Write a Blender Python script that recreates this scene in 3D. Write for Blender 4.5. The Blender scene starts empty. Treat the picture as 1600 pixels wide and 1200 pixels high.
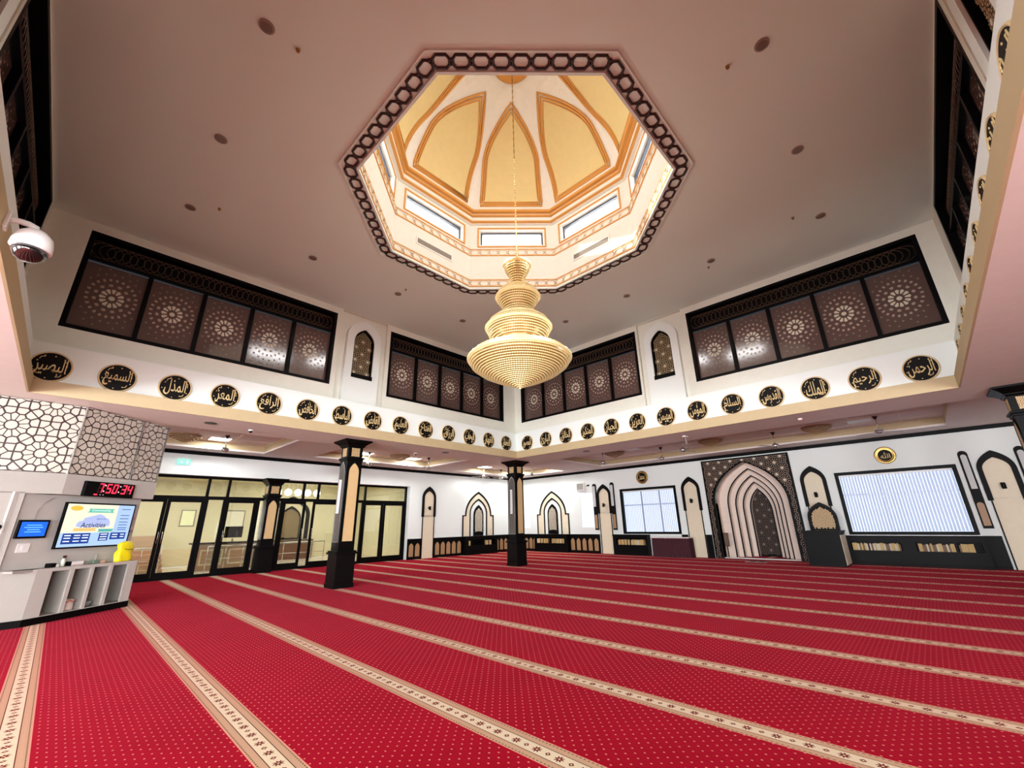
import bpy, bmesh, math, random
from mathutils import Vector, Matrix
from mathutils.geometry import tessellate_polygon
random.seed(7)
PI = math.pi
C = bpy.context
SC = C.scene
COL = SC.collection

# ------------------------------------------------------------------ camera
H = 1.6
yaw, pitch, roll = math.radians(43.6546), math.radians(18.5404), math.radians(-1.1368)
Fv = Vector((math.cos(pitch)*math.cos(yaw), math.cos(pitch)*math.sin(yaw), math.sin(pitch)))
R0 = Vector((math.sin(yaw), -math.cos(yaw), 0)); U0 = R0.cross(Fv)
Rv = math.cos(roll)*R0 + math.sin(roll)*U0; Uv = -math.sin(roll)*R0 + math.cos(roll)*U0
cam = bpy.data.cameras.new('camera'); cam.sensor_width = 36; cam.sensor_fit = 'HORIZONTAL'
cam.lens = 647.09/1600*36; cam.clip_end = 200; cam.clip_start = .05
co = bpy.data.objects.new('camera', cam); COL.objects.link(co)
M = Matrix((Rv, Uv, -Fv)).transposed().to_4x4(); M.translation = (0, 0, H); co.matrix_world = M
SC.camera = co

# ------------------------------------------------------------------ world, sun, exposure
w = bpy.data.worlds.new('sky'); SC.world = w; w.use_nodes = True
nt = w.node_tree; bg = nt.nodes['Background']
bg.inputs['Color'].default_value = (.62, .78, 1, 1); bg.inputs['Strength'].default_value = 1.3
SC.view_settings.view_transform = 'Standard'; SC.view_settings.look = 'None'
SC.view_settings.gamma = 1; SC.view_settings.use_curve_mapping = False
SC.view_settings.exposure = 1.46
try:
    SC.cycles.use_denoising = True; SC.cycles.max_bounces = 8; SC.cycles.diffuse_bounces = 5
    SC.cycles.glossy_bounces = 4; SC.cycles.transmission_bounces = 6; SC.cycles.transparent_max_bounces = 8
    SC.cycles.sample_clamp_indirect = 6; SC.cycles.caustics_reflective = False; SC.cycles.caustics_refractive = False
except Exception: pass

def area(name, loc, direction, sx, sy, power, col=(1, 1, 1), shape='RECTANGLE', spread=PI):
    l = bpy.data.lights.new(name, 'AREA'); l.shape = shape; l.size = sx; l.size_y = sy
    l.energy = power; l.color = col; l.spread = spread
    o = bpy.data.objects.new(name, l); COL.objects.link(o); o.location = loc
    o.rotation_euler = Vector(direction).to_track_quat('-Z', 'Y').to_euler(); return o
def point(name, loc, power, r, col=(1, 1, 1)):
    l = bpy.data.lights.new(name, 'POINT'); l.energy = power; l.shadow_soft_size = r; l.color = col
    o = bpy.data.objects.new(name, l); COL.objects.link(o); o.location = loc; return o
su = bpy.data.lights.new('sun', 'SUN'); su.energy = 4; su.angle = math.radians(.6); su.color = (1, .93, .8)
so = bpy.data.objects.new('sun', su); COL.objects.link(so); so.location = (-8, 20, 16)
el = math.radians(15); az = math.radians(128)
so.rotation_euler = Vector((-math.cos(el)*math.cos(az), -math.cos(el)*math.sin(az), -math.sin(el))).to_track_quat('-Z', 'Y').to_euler()

# hall dimensions (metres)
FX0, FX1, FY0, FY1 = -0.92, 12.2, -1.01, 11.45      # beam fascia of the double height space
ZB, ZBT, ZFT = 4.06, 4.33, 5.12                    # beam soffit, beige band top, frieze top
FR, UP = .20, .65                                    # set-backs of frieze and upper wall
UX0, UX1, UY0, UY1 = FX0-UP, FX1+UP, FY0-UP, FY1+UP
ZC = 8.25; ZG = 4.3; YA = 18.75; XB = 20.0; XL = -9.0; YD = -9.0
DC = Vector((5.68, 5.2)); DR = 3.38                  # dome axis, drum circumradius
# daylight through the drum windows
for k in range(8):
    a = k*PI/4; n = Vector((math.cos(a), math.sin(a), 0)); p = DC.to_3d() + n*(DR*math.cos(PI/8)+.55)
    area('daylight_drum', (p.x, p.y, 10.1), (-n.x, -n.y, -.25), 1.9, .7, 43, (1, .95, .87))
# area lamps for daylight from unseen windows added behind the photographer
for x in (-6.6, -2.4):
    area('added_daylight_side', (x, YD+.12, 2.1), (0, 1, 0), 3.4, 2.4, 540, (.86, .93, 1))
for y in (-5, 1, 7):
    area('added_daylight_back', (XL+.12, y, 2.1), (1, 0, .12), 3.4, 2.4, 540, (.86, .93, 1))

# ------------------------------------------------------------------ materials
def s2l(c):
    return tuple(((v/255)/12.92 if v/255 <= .04045 else ((v/255+.055)/1.055)**2.4) for v in c)
def mat(name, rgb, rough=.5, metal=0, emis=None, es=0, spec=None, alpha=None, trans=0, coat=0, bump=None, sheen=0):
    m = bpy.data.materials.new(name); m.use_nodes = True
    b = m.node_tree.nodes['Principled BSDF']; c = s2l(rgb)
    b.inputs['Base Color'].default_value = (*c, 1); b.inputs['Roughness'].default_value = rough
    b.inputs['Metallic'].default_value = metal
    if spec is not None: b.inputs['Specular IOR Level'].default_value = spec
    if emis: b.inputs['Emission Color'].default_value = (*s2l(emis), 1); b.inputs['Emission Strength'].default_value = es
    if trans: b.inputs['Transmission Weight'].default_value = trans
    if coat: b.inputs['Coat Weight'].default_value = coat
    if sheen: b.inputs['Sheen Weight'].default_value = sheen
    N = m.node_tree.nodes; L = m.node_tree.links
    # slight tonal variation so nothing is a dead flat tint
    tc = N.new('ShaderNodeTexCoord'); no = N.new('ShaderNodeTexNoise'); no.inputs['Scale'].default_value = bump[0] if bump else 6
    L.new(tc.outputs['Object'], no.inputs['Vector'])
    mx = N.new('ShaderNodeMix'); mx.data_type = 'RGBA'; mx.inputs[0].default_value = .5
    L.new(no.outputs['Fac'], mx.inputs[0]); mx.inputs[6].default_value = (*[v*.95 for v in c], 1); mx.inputs[7].default_value = (*[min(1, v*1.05) for v in c], 1)
    L.new(mx.outputs[2], b.inputs['Base Color'])
    if bump:
        bp = N.new('ShaderNodeBump'); bp.inputs['Strength'].default_value = bump[1]; bp.inputs['Distance'].default_value = .01
        L.new(no.outputs['Fac'], bp.inputs['Height']); L.new(bp.outputs['Normal'], b.inputs['Normal'])
    return m
WHITE = mat('wall_paint', (226, 230, 224), .65, bump=(60, .05))
UPW = mat('upper_wall_paint', (222, 220, 206), .65)
BEIGE = mat('beige_band_paint', (184, 163, 124), .6)
CREAM = mat('cream_infill', (220, 206, 178), .55)
BLACK = mat('black_lacquer', (5, 4, 4), .45, spec=.1)
DWOOD = mat('dark_stained_wood', (9, 6, 6), .5, spec=.1, bump=(20, .08))
TAN = mat('tan_wood_panel', (162, 126, 88), .5)
LIGHTTAN = mat('light_tan_panel', (205, 172, 122), .5)
CEIL = mat('ceiling_paint', (224, 232, 226), .8, bump=(140, .08))
GCEIL = mat('gallery_ceiling_paint', (222, 212, 206), .8)
SOFF = mat('beam_soffit_paint', (224, 210, 200), .6)
BROWNM = mat('dark_brown_moulding', (50, 26, 20), .6)
PALEM = mat('pale_gilt_moulding', (236, 212, 176), .5)
DRUM = mat('drum_paint', (228, 226, 216), .6)
DOMEC = mat('dome_cream', (232, 230, 220), .7)
DOMEP = mat('dome_panel_ochre', (220, 200, 142), .7)
DOMEO = mat('dome_moulding_orange', (208, 148, 70), .5)
GOLD = mat('calligraphy_gold', (228, 200, 142), .4)
RIM = mat('roundel_rim', (206, 178, 132), .45)
RBLACK = mat('roundel_black', (16, 11, 9), .5, spec=.12)
STARL = mat('pale_star_cutout', (200, 188, 166), .5)
TILEG = mat('gold_lattice_tile', (158, 136, 100), .5)
TILED = mat('bronze_lattice_tile', (92, 68, 50), .5)
TILEW = mat('white_lattice_tile', (236, 226, 208), .25)
BRASS = mat('brass', (176, 140, 78), .3, .9)
CHROME = mat('chrome', (200, 198, 194), .25, .9)
FANM = mat('fan_blade', (150, 140, 130), .4, .2)
DARKFAN = mat('fan_dark_metal', (44, 34, 32), .4, .4)
MAROON = mat('maroon_cloth', (58, 12, 24), .85)
CLOTHW = mat('white_table_top', (225, 205, 200), .6)
BOOKY = mat('tan_book_spines', (190, 160, 100), .6)
BOOKW = mat('pale_book_spines', (196, 190, 170), .6)
PLASTW = mat('white_plastic', (232, 230, 226), .35)
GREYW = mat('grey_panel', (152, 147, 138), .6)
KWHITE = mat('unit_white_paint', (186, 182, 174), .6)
DARKGL = mat('camera_dome_glass', (14, 14, 16), .05, coat=1)
YELLOW = mat('yellow_plastic_bag', (238, 222, 16), .4)
LED = mat('led_panel', (255, 255, 250), .5, emis=(255, 250, 240), es=6)
REDLED = mat('red_led', (255, 30, 50), .5, emis=(255, 36, 58), es=1.5)
REDGLOW = mat('dim_red_led', (120, 8, 18), .5, emis=(200, 8, 24), es=.7)
STEEL = mat('steel', (150, 148, 144), .3, .8)
LOBW = mat('lobby_wall', (214, 206, 176), .7)
LOBT = mat('lobby_floor_tile', (205, 198, 186), .2)
STAIR = mat('stair_stone', (176, 146, 118), .5)
SPK = mat('speaker_grille', (196, 194, 192), .5, bump=(200, .2))
def emi(name, rgb, st):
    m = mat(name, (0, 0, 0), .5, emis=rgb, es=st); return m
def glass(name, tint, fac, rough=.02):
    m = bpy.data.materials.new(name); m.use_nodes = True; N = m.node_tree.nodes; L = m.node_tree.links
    N.remove(N['Principled BSDF']); o = N['Material Output']
    t = N.new('ShaderNodeBsdfTransparent'); t.inputs[0].default_value = (*tint, 1)
    g = N.new('ShaderNodeBsdfGlossy'); g.inputs['Roughness'].default_value = rough
    lw = N.new('ShaderNodeLayerWeight'); lw.inputs[0].default_value = .35
    ma = N.new('ShaderNodeMath'); ma.operation = 'MULTIPLY_ADD'; ma.inputs[1].default_value = .6; ma.inputs[2].default_value = fac
    L.new(lw.outputs['Fresnel'], ma.inputs[0])
    mx = N.new('ShaderNodeMixShader'); L.new(ma.outputs[0], mx.inputs[0]); L.new(t.outputs[0], mx.inputs[1]); L.new(g.outputs[0], mx.inputs[2]); L.new(mx.outputs[0], o.inputs[0])
    return m
GLASS = glass('door_glass', (.93, .95, .9), .05)
CLGLASS = glass('drum_window_glass', (.97, .98, 1), .02)
PANEG = mat('bronze_screen_glass', (86, 66, 60), .1, spec=.7)
CRYST = mat('warm_crystal', (214, 194, 142), .18, coat=.5, emis=(255, 222, 156), es=.09)
CRYSTD = mat('gilt_frame', (140, 104, 52), .35, .3, emis=(255, 190, 90), es=.05)
BLIND = mat('blind_slat', (166, 176, 196), .6, emis=(190, 206, 238), es=.17)  # emission stands in for daylight coming through the slats
SKYP = emi('bright_window_daylight', (230, 238, 255), .5)
FROST = mat('frosted_glass', (208, 226, 244), .3, emis=(200, 225, 255), es=.25)

# carpet: red field with staggered cream dots, patterned ivory prayer stripes
def carpet():
    m = bpy.data.materials.new('carpet'); m.use_nodes = True; N = m.node_tree.nodes; L = m.node_tree.links
    b = N['Principled BSDF']; b.inputs['Roughness'].default_value = .95; b.inputs['Specular IOR Level'].default_value = 0
    b.inputs['Sheen Weight'].default_value = .16; b.inputs['Sheen Roughness'].default_value = .4
    b.inputs['Sheen Tint'].default_value = (1, .10, .17, 1)
    tc = N.new('ShaderNodeTexCoord'); sp = N.new('ShaderNodeSeparateXYZ'); L.new(tc.outputs['Object'], sp.inputs[0])
    def mt(op, a, bb=None, c=None):
        n = N.new('ShaderNodeMath'); n.operation = op
        for i, v in enumerate((a, bb, c)):
            if v is None: continue
            if hasattr(v, 'links'): L.new(v, n.inputs[i])
            else: n.inputs[i].default_value = v
        return n.outputs[0]
    X, Y = sp.outputs[0], sp.outputs[1]
    def cell(v, off, P):      # signed distance to nearest multiple
        return mt('MULTIPLY', mt('SUBTRACT', mt('FRACT', mt('ADD', mt('DIVIDE', mt('SUBTRACT', v, off), P), .5)), .5), P)
    d = cell(X, 1.46, 1.372); ad = mt('ABSOLUTE', d)
    def lt(a, v): return mt('LESS_THAN', a, v)
    def band(a, lo, hi): return mt('MULTIPLY', mt('GREATER_THAN', a, lo), mt('LESS_THAN', a, hi))
    stripe = lt(ad, .135)
    # dots
    def dots(ox, oy):
        dx = cell(X, ox, .1); dy = cell(Y, oy, .1)
        return lt(mt('ADD', mt('MULTIPLY', dx, dx), mt('MULTIPLY', mt('MULTIPLY', dy, dy), .6)), .000045)
    dd = mt('MAXIMUM', dots(0.01, 0), dots(.06, .05))
    # motif
    fy = mt('ABSOLUTE', cell(Y, 0, .21)); gy = mt('ABSOLUTE', cell(Y, .105, .21))
    rr = mt('SQRT', mt('ADD', mt('MULTIPLY', ad, ad), mt('MULTIPLY', fy, fy)))
    ang = mt('ARCTAN2', fy, ad)
    pet = mt('MULTIPLY_ADD', mt('COSINE', mt('MULTIPLY', ang, 8)), .010, .031)
    flower = mt('MULTIPLY', mt('LESS_THAN', rr, pet), mt('GREATER_THAN', rr, .008))
    dia = mt('MULTIPLY', mt('LESS_THAN', mt('ADD', mt('MULTIPLY', ad, 1.0), gy), .024), mt('GREATER_THAN', mt('ADD', ad, gy), .009))
    motif = mt('MAXIMUM', flower, dia)
    dash = mt('GREATER_THAN', mt('SINE', mt('MULTIPLY', Y, 180)), -.2)
    dark = mt('MAXIMUM', mt('MULTIPLY', band(ad, .058, .065), 1.0), mt('MULTIPLY', band(ad, .112, .120), dash))
    pink = band(ad, .082, .096)
    def mix(f, a, bcol):
        n = N.new('ShaderNodeMix'); n.data_type = 'RGBA'; L.new(f, n.inputs[0])
        for i, v in ((6, a), (7, bcol)):
            if hasattr(v, 'links'): L.new(v, n.inputs[i])
            else: n.inputs[i].default_value = (*s2l(v), 1)
        return n.outputs[2]
    no = N.new('ShaderNodeTexNoise'); no.inputs['Scale'].default_value = 1.3; no.inputs['Detail'].default_value = 3; L.new(tc.outputs['Object'], no.inputs['Vector'])
    n2 = N.new('ShaderNodeTexNoise'); n2.inputs['Scale'].default_value = 260; n2.inputs['Detail'].default_value = 2; L.new(tc.outputs['Object'], n2.inputs['Vector'])
    red = mix(no.outputs['Fac'], (132, 0, 16), (162, 4, 29))
    red = mix(mt('MULTIPLY', n2.outputs['Fac'], .55), red, (78, 0, 8))
    field = mix(dd, red, (200, 132, 112))
    s = mix(lt(ad, .058), (168, 152, 120), (200, 196, 166))
    s = mix(pink, s, (178, 150, 122))
    s = mix(mt('MULTIPLY', motif, lt(ad, .058)), s, (82, 46, 30))
    s = mix(dark, s, (62, 36, 26))
    s = mix(mt('GREATER_THAN', ad, .127), s, (204, 140, 120))
    outc = mix(stripe, field, s)
    L.new(outc, b.inputs['Base Color'])
    bp = N.new('ShaderNodeBump'); bp.inputs['Strength'].default_value = .35; bp.inputs['Distance'].default_value = .004
    L.new(n2.outputs['Fac'], bp.inputs['Height']); L.new(bp.outputs['Normal'], b.inputs['Normal'])
    return m
CARPET = carpet()

# ------------------------------------------------------------------ mesh helpers
class MB:
    """collects shapes into one mesh; local frame: x right, y away from the viewer, z up"""
    def __init__(s): s.bm = bmesh.new(); s.mi = 0
    def _f(s, vs):
        try:
            f = s.bm.faces.new(vs); f.material_index = s.mi; return f
        except ValueError: return None
    def box(s, x0, x1, y0, y1, z0, z1):
        v = [s.bm.verts.new((x, y, z)) for x in (x0, x1) for y in (y0, y1) for z in (z0, z1)]
        for q in ((0, 1, 3, 2), (4, 6, 7, 5), (0, 4, 5, 1), (2, 3, 7, 6), (0, 2, 6, 4), (1, 5, 7, 3)): s._f([v[i] for i in q])
        return s
    def prism(s, loops, y0, y1, back=True):
        """loops: list of (x,z) polygons, first outer, others holes; extruded in y"""
        vl = [[Vector((p[0], p[1], 0)) for p in lp] for lp in loops]
        tris = tessellate_polygon(vl); flat = [p for lp in loops for p in lp]
        a = [s.bm.verts.new((p[0], y0, p[1])) for p in flat]; b = [s.bm.verts.new((p[0], y1, p[1])) for p in flat]
        for t in tris:
            s._f([a[i] for i in t])
            if back: s._f([b[i] for i in reversed(t)])
        o = 0
        for lp in loops:
            n = len(lp)
            for i in range(n):
                j = (i+1) % n; s._f([a[o+i], a[o+j], b[o+j], b[o+i]])
            o += n
        return s
    def prismz(s, loops, z0, z1):
        """loops of (x,y) extruded in z"""
        vl = [[Vector((p[0], p[1], 0)) for p in lp] for lp in loops]
        tris = tessellate_polygon(vl); flat = [p for lp in loops for p in lp]
        a = [s.bm.verts.new((p[0], p[1], z0)) for p in flat]; b = [s.bm.verts.new((p[0], p[1], z1)) for p in flat]
        for t in tris: s._f([a[i] for i in t]); s._f([b[i] for i in reversed(t)])
        o = 0
        for lp in loops:
            n = len(lp)
            for i in range(n):
                j = (i+1) % n; s._f([a[o+i], a[o+j], b[o+j], b[o+i]])
            o += n
        return s
    def lathe(s, prof, n=24, c=(0, 0), cap=True):
        rings = []
        for r, z in prof: rings.append([s.bm.verts.new((c[0]+max(r, 1e-4)*math.cos(2*PI*i/n), c[1]+max(r, 1e-4)*math.sin(2*PI*i/n), z)) for i in range(n)])
        for a, b in zip(rings, rings[1:]):
            for i in range(n): s._f([a[i], a[(i+1) % n], b[(i+1) % n], b[i]])
        if cap: s._f(rings[0][::-1]); s._f(rings[-1])
        return s
    def lathey(s, prof, n=40, c=(0, 0)):
        """profile (r, y) turned about an axis along y through c=(x,z)"""
        rings = [[s.bm.verts.new((c[0]+r*math.cos(2*PI*i/n), y, c[1]+r*math.sin(2*PI*i/n))) for i in range(n)] for r, y in prof]
        for a, b in zip(rings, rings[1:]):
            for i in range(n): s._f([a[i], a[(i+1) % n], b[(i+1) % n], b[i]])
        s._f(rings[0][::-1]); s._f(rings[-1]); return s
    def tube(s, pts, r, n=8, closed=False):
        pts = [Vector(p) for p in pts]; rings = []; m = len(pts); rf = r if callable(r) else (lambda i: r)
        for i, p in enumerate(pts):
            if closed: d = pts[(i+1) % m]-pts[i-1]
            else: d = pts[min(i+1, m-1)]-pts[max(i-1, 0)]
            d.normalize(); up = Vector((0, 0, 1)) if abs(d.z) < .95 else Vector((1, 0, 0))
            u = d.cross(up).normalized(); v = d.cross(u).normalized()
            rings.append([s.bm.verts.new(p+(u*math.cos(2*PI*k/n)+v*math.sin(2*PI*k/n))*rf(i)) for k in range(n)])
        for i in range(m if closed else m-1):
            a, b = rings[i], rings[(i+1) % m]
            for k in range(n): s._f([a[k], a[(k+1) % n], b[(k+1) % n], b[k]])
        if not closed: s._f(rings[0][::-1]); s._f(rings[-1])
        return s
    def ball(s, c, r, n=10, sz=1):
        rings = []
        for j in range(1, n): t = PI*j/n; rings.append((r*math.sin(t), c[2]+r*sz*math.cos(t)))
        top = s.bm.verts.new((c[0], c[1], c[2]+r*sz)); bot = s.bm.verts.new((c[0], c[1], c[2]-r*sz)); R = []
        for rr, z in rings: R.append([s.bm.verts.new((c[0]+rr*math.cos(2*PI*i/(2*n)), c[1]+rr*math.sin(2*PI*i/(2*n)), z)) for i in range(2*n)])
        k = 2*n
        for i in range(k): s._f([top, R[0][i], R[0][(i+1) % k]]); s._f([bot, R[-1][(i+1) % k], R[-1][i]])
        for a, b in zip(R, R[1:]):
            for i in range(k): s._f([a[i], b[i], b[(i+1) % k], a[(i+1) % k]])
        return s
    def mesh(s, name, mats, smooth=False, recalc=True):
        if recalc: bmesh.ops.recalc_face_normals(s.bm, faces=s.bm.faces)
        me = bpy.data.meshes.new(name); s.bm.to_mesh(me); s.bm.free()
        for m in (mats if isinstance(mats, (list, tuple)) else [mats]): me.materials.append(m)
        if smooth:
            for p in me.polygons: p.use_smooth = True
        return me
    def build(s, name, mats, parent=None, loc=None, rot=None, smooth=False, label=None, bevel=0):
        me = s.mesh(name, mats, smooth)
        o = bpy.data.objects.new(name, me); COL.objects.link(o)
        if parent is not None: o.parent = parent
        if loc is not None: o.location = loc
        if rot is not None: o.rotation_euler = (0, 0, rot)
        if label: o['label'] = label
        if bevel:
            b = o.modifiers.new('bevel', 'BEVEL'); b.width = bevel; b.segments = 2; b.limit_method = 'ANGLE'
        return o
def add(name, me, parent=None, loc=None, rot=None):
    o = bpy.data.objects.new(name, me); COL.objects.link(o)
    if parent is not None: o.parent = parent
    if loc is not None: o.location = loc
    if rot is not None: o.rotation_euler = (0, 0, rot)
    return o
def tag(o, label, cat, group=None):
    o['label'] = label; o['category'] = cat
    if group: o['group'] = group
    return o
def thing(name, label, cat, loc=(0, 0, 0), rot=0, group=None):
    o = bpy.data.objects.new(name, None); COL.objects.link(o); o.empty_display_size = .2
    o.location = loc; o.rotation_euler = (0, 0, rot); return tag(o, label, cat, group)
def struct(o): o['kind'] = 'structure'; return o
def sempty(name, loc=(0, 0, 0), rot=0):
    o = bpy.data.objects.new(name, None); COL.objects.link(o); o.location = loc; o.rotation_euler = (0, 0, rot); return struct(o)
kids = {}
def copy_tree(o, parent=None):
    c = o.copy(); COL.objects.link(c)
    if parent is not None: c.parent = parent
    for ch in [x for x in list(COL.objects) if x.parent == o]: copy_tree(ch, c)
    return c
def dup(o, loc, rot=None, label=None):
    c = copy_tree(o); c.location = loc
    if rot is not None: c.rotation_euler = (0, 0, rot)
    if label: c['label'] = label
    return c
RA, RB, RC, RD = 0, -PI/2, PI/2, PI          # front-view frames of the four walls

def rect(x0, x1, z0, z1): return [(x0, z0), (x1, z0), (x1, z1), (x0, z1)]
def arch(w, z0, zs, za, cx=0, n=9, k=.62):
    """closed pointed arch: half width w, base z0, springing zs, apex za"""
    pts = [(cx-w, z0), (cx+w, z0)]
    def bz(t):
        p0, p1, p2 = (w, zs), (w, zs+k*(za-zs)), (0, za)
        return ((1-t)**2*p0[0]+2*t*(1-t)*p1[0], (1-t)**2*p0[1]+2*t*(1-t)*p1[1]+t*t*p2[1])
    R = [bz(i/n) for i in range(n+1)]
    pts += [(cx+x, z) for x, z in R]; pts += [(cx-x, z) for x, z in reversed(R[:-1])]
    return pts
def circle(r, n=16, c=(0, 0), a0=0): return [(c[0]+r*math.cos(a0+2*PI*i/n), c[1]+r*math.sin(a0+2*PI*i/n)) for i in range(n)]
def inside(p, poly):
    x, y = p; r = False; j = len(poly)-1
    for i in range(len(poly)):
        xi, yi = poly[i]; xj, yj = poly[j]
        if (yi > y) != (yj > y) and x < (xj-xi)*(y-yi)/(yj-yi)+xi: r = not r
        j = i
    return r

# Voronoi cells of a repeating twelve-fold rosette give the star lattice tiles
def vor(seeds, keep):
    out = []
    for i, (sx, sy) in enumerate(seeds):
        if not keep(sx, sy): continue
        poly = [(sx-1.2, sy-1.2), (sx+1.2, sy-1.2), (sx+1.2, sy+1.2), (sx-1.2, sy+1.2)]
        near = sorted(((tx-sx)**2+(ty-sy)**2, tx, ty) for j, (tx, ty) in enumerate(seeds) if j != i)[:22]
        for d2, tx, ty in near:
            nx, ny = tx-sx, ty-sy; c = (nx*(sx+tx)+ny*(sy+ty))/2; new = []
            for a in range(len(poly)):
                p, q = poly[a], poly[(a+1) % len(poly)]
                dp, dq = nx*p[0]+ny*p[1]-c, nx*q[0]+ny*q[1]-c
                if dp <= 0: new.append(p)
                if dp*dq < 0: t = dp/(dp-dq); new.append((p[0]+t*(q[0]-p[0]), p[1]+t*(q[1]-p[1])))
            poly = new
        if len(poly) > 2: out.append(((sx, sy), poly))
    return out
PC = 2.9   # period of the unit pattern (rosette radius about 1)
def seeds_for(nx, ny):
    S = []
    for i in range(-1, nx+1):
        for j in range(-1, ny+1):
            for ox, oy in ((0, 0), (.5, .5)):
                cx, cy = (i+ox)*PC, (j+oy)*PC; S.append((cx, cy))
                for k in range(12):
                    S.append((cx+.50*math.cos(PI*k/6), cy+.50*math.sin(PI*k/6)))
                    S.append((cx+.86*math.cos(PI*k/6+PI/12), cy+.86*math.sin(PI*k/6+PI/12)))
            for ox, oy in ((.5, 0), (0, .5)):
                hx, hy = (i+ox)*PC, (j+oy)*PC
                S.append((hx, hy))
                for k in range(4): S.append((hx+.33*math.cos(PI*k/2+PI/4), hy+.33*math.sin(PI*k/2+PI/4)))
    return S
_s = seeds_for(1, 1)
UNIT = vor(_s, lambda x, y: -1e-3 <= x < PC-1e-3 and -1e-3 <= y < PC-1e-3)
def iscentre(x, y):
    for ox, oy in ((0, 0), (.5, .5)):
        u = (x/PC-ox); v = (y/PC-oy)
        if abs(u-round(u)) < .02 and abs(v-round(v)) < .02: return True
    return False
def girih(mb, region, R, y0, y1, shrink=.8, origin=None, mat_center=0, mat_tile=0, cscale=None, clip=False):
    """fill a polygon region (x,z) with tiles of rosette radius R"""
    xs = [p[0] for p in region]; zs = [p[1] for p in region]
    ox, oz = origin if origin else ((min(xs)+max(xs))/2, (min(zs)+max(zs))/2)
    P = PC*R
    for i in range(int((min(xs)-ox)/P)-2, int((max(xs)-ox)/P)+2):
        for j in range(int((min(zs)-oz)/P)-2, int((max(zs)-oz)/P)+2):
            for (sx, sy), poly in UNIT:
                X0, Z0 = ox+i*P+sx*R, oz+j*P+sy*R
                isc = iscentre(sx, sy)
                k = (cscale if (cscale and isc) else shrink)
                pts = [(X0+(px-sx)*k*R, Z0+(py-sy)*k*R) for px, py in poly]
                if clip:
                    x0, x1, z0, z1 = min(xs), max(xs), min(zs), max(zs)
                    if max(p[0] for p in pts) <= x0+.004 or min(p[0] for p in pts) >= x1-.004 or max(p[1] for p in pts) <= z0+.004 or min(p[1] for p in pts) >= z1-.004: continue
                    cp = []
                    for p in pts:
                        q = (min(max(p[0], x0), x1), min(max(p[1], z0), z1))
                        if not cp or abs(q[0]-cp[-1][0])+abs(q[1]-cp[-1][1]) > 1e-4: cp.append(q)
                    if abs(cp[0][0]-cp[-1][0])+abs(cp[0][1]-cp[-1][1]) < 1e-4: cp.pop()
                    if len(cp) < 3: continue
                    pts = cp
                elif not all(inside(p, region) for p in pts): continue
                mb.mi = mat_center if isc else mat_tile
                a = [mb.bm.verts.new((x, y0, z)) for x, z in pts]; mb._f(a)
                if y1 != y0:
                    b = [mb.bm.verts.new((x, y1, z)) for x, z in pts]
                    for q in range(len(pts)): mb._f([a[q], b[q], b[(q+1) % len(pts)], a[(q+1) % len(pts)]])
    mb.mi = 0
    return mb

# ---- lettering
FORMS = {'ا': (0xFE8D, 0xFE8E), 'أ': (0xFE83, 0xFE84), 'ب': (0xFE8F,)*4, 'ت': (0xFE95,)*4, 'ث': (0xFE99,)*4, 'ج': (0xFE9D,)*4,
 'ح': (0xFEA1,)*4, 'خ': (0xFEA5,)*4, 'د': (0xFEA9, 0xFEAA), 'ذ': (0xFEAB, 0xFEAC), 'ر': (0xFEAD, 0xFEAE), 'ز': (0xFEAF, 0xFEB0),
 'س': (0xFEB1,)*4, 'ش': (0xFEB5,)*4, 'ص': (0xFEB9,)*4, 'ض': (0xFEBD,)*4, 'ط': (0xFEC1,)*4, 'ظ': (0xFEC5,)*4, 'ع': (0xFEC9,)*4,
 'غ': (0xFECD,)*4, 'ف': (0xFED1,)*4, 'ق': (0xFED5,)*4, 'ك': (0xFED9,)*4, 'ل': (0xFEDD,)*4, 'م': (0xFEE1,)*4, 'ن': (0xFEE5,)*4,
 'ه': (0xFEE9,)*4, 'و': (0xFEED, 0xFEEE), 'ي': (0xFEF1,)*4, 'ؤ': (0xFE85, 0xFE86), 'ئ': (0xFE89,)*4}
def shape_ar(t):
    out = []
    for i, ch in enumerate(t):
        f = FORMS[ch]; dual = len(f) == 4; base = f[0]
        prev = i > 0 and len(FORMS[t[i-1]]) == 4; nxt = i < len(t)-1 and dual
        if dual: g = base + (3 if prev and nxt else 1 if prev else 2 if nxt else 0)
        else: g = f[1] if prev else f[0]
        out.append(chr(g))
    return ''.join(reversed(out))
_tcache = {}
def textmesh(body, size=1, thick=.01, bold=0):
    """centred flat lettering in the x-z plane, facing -y"""
    cu = bpy.data.curves.new('lettering', 'FONT'); cu.body = body; cu.size = 1; cu.extrude = 0; cu.offset = bold
    o = bpy.data.objects.new('lettering', cu); COL.objects.link(o); C.view_layer.update()
    me = bpy.data.meshes.new_from_object(o.evaluated_get(C.evaluated_depsgraph_get()))
    COL.objects.unlink(o); bpy.data.objects.remove(o); bpy.data.curves.remove(cu)
    if not me.vertices: return me, (1, 1)
    xs = [v.co.x for v in me.vertices]; ys = [v.co.y for v in me.vertices]
    cx, cy = (min(xs)+max(xs))/2, (min(ys)+max(ys))/2; wd, hg = max(xs)-min(xs), max(ys)-min(ys)
    for v in me.vertices: v.co = Vector(((v.co.x-cx), 0, (v.co.y-cy)))
    return me, (wd, hg)
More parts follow.
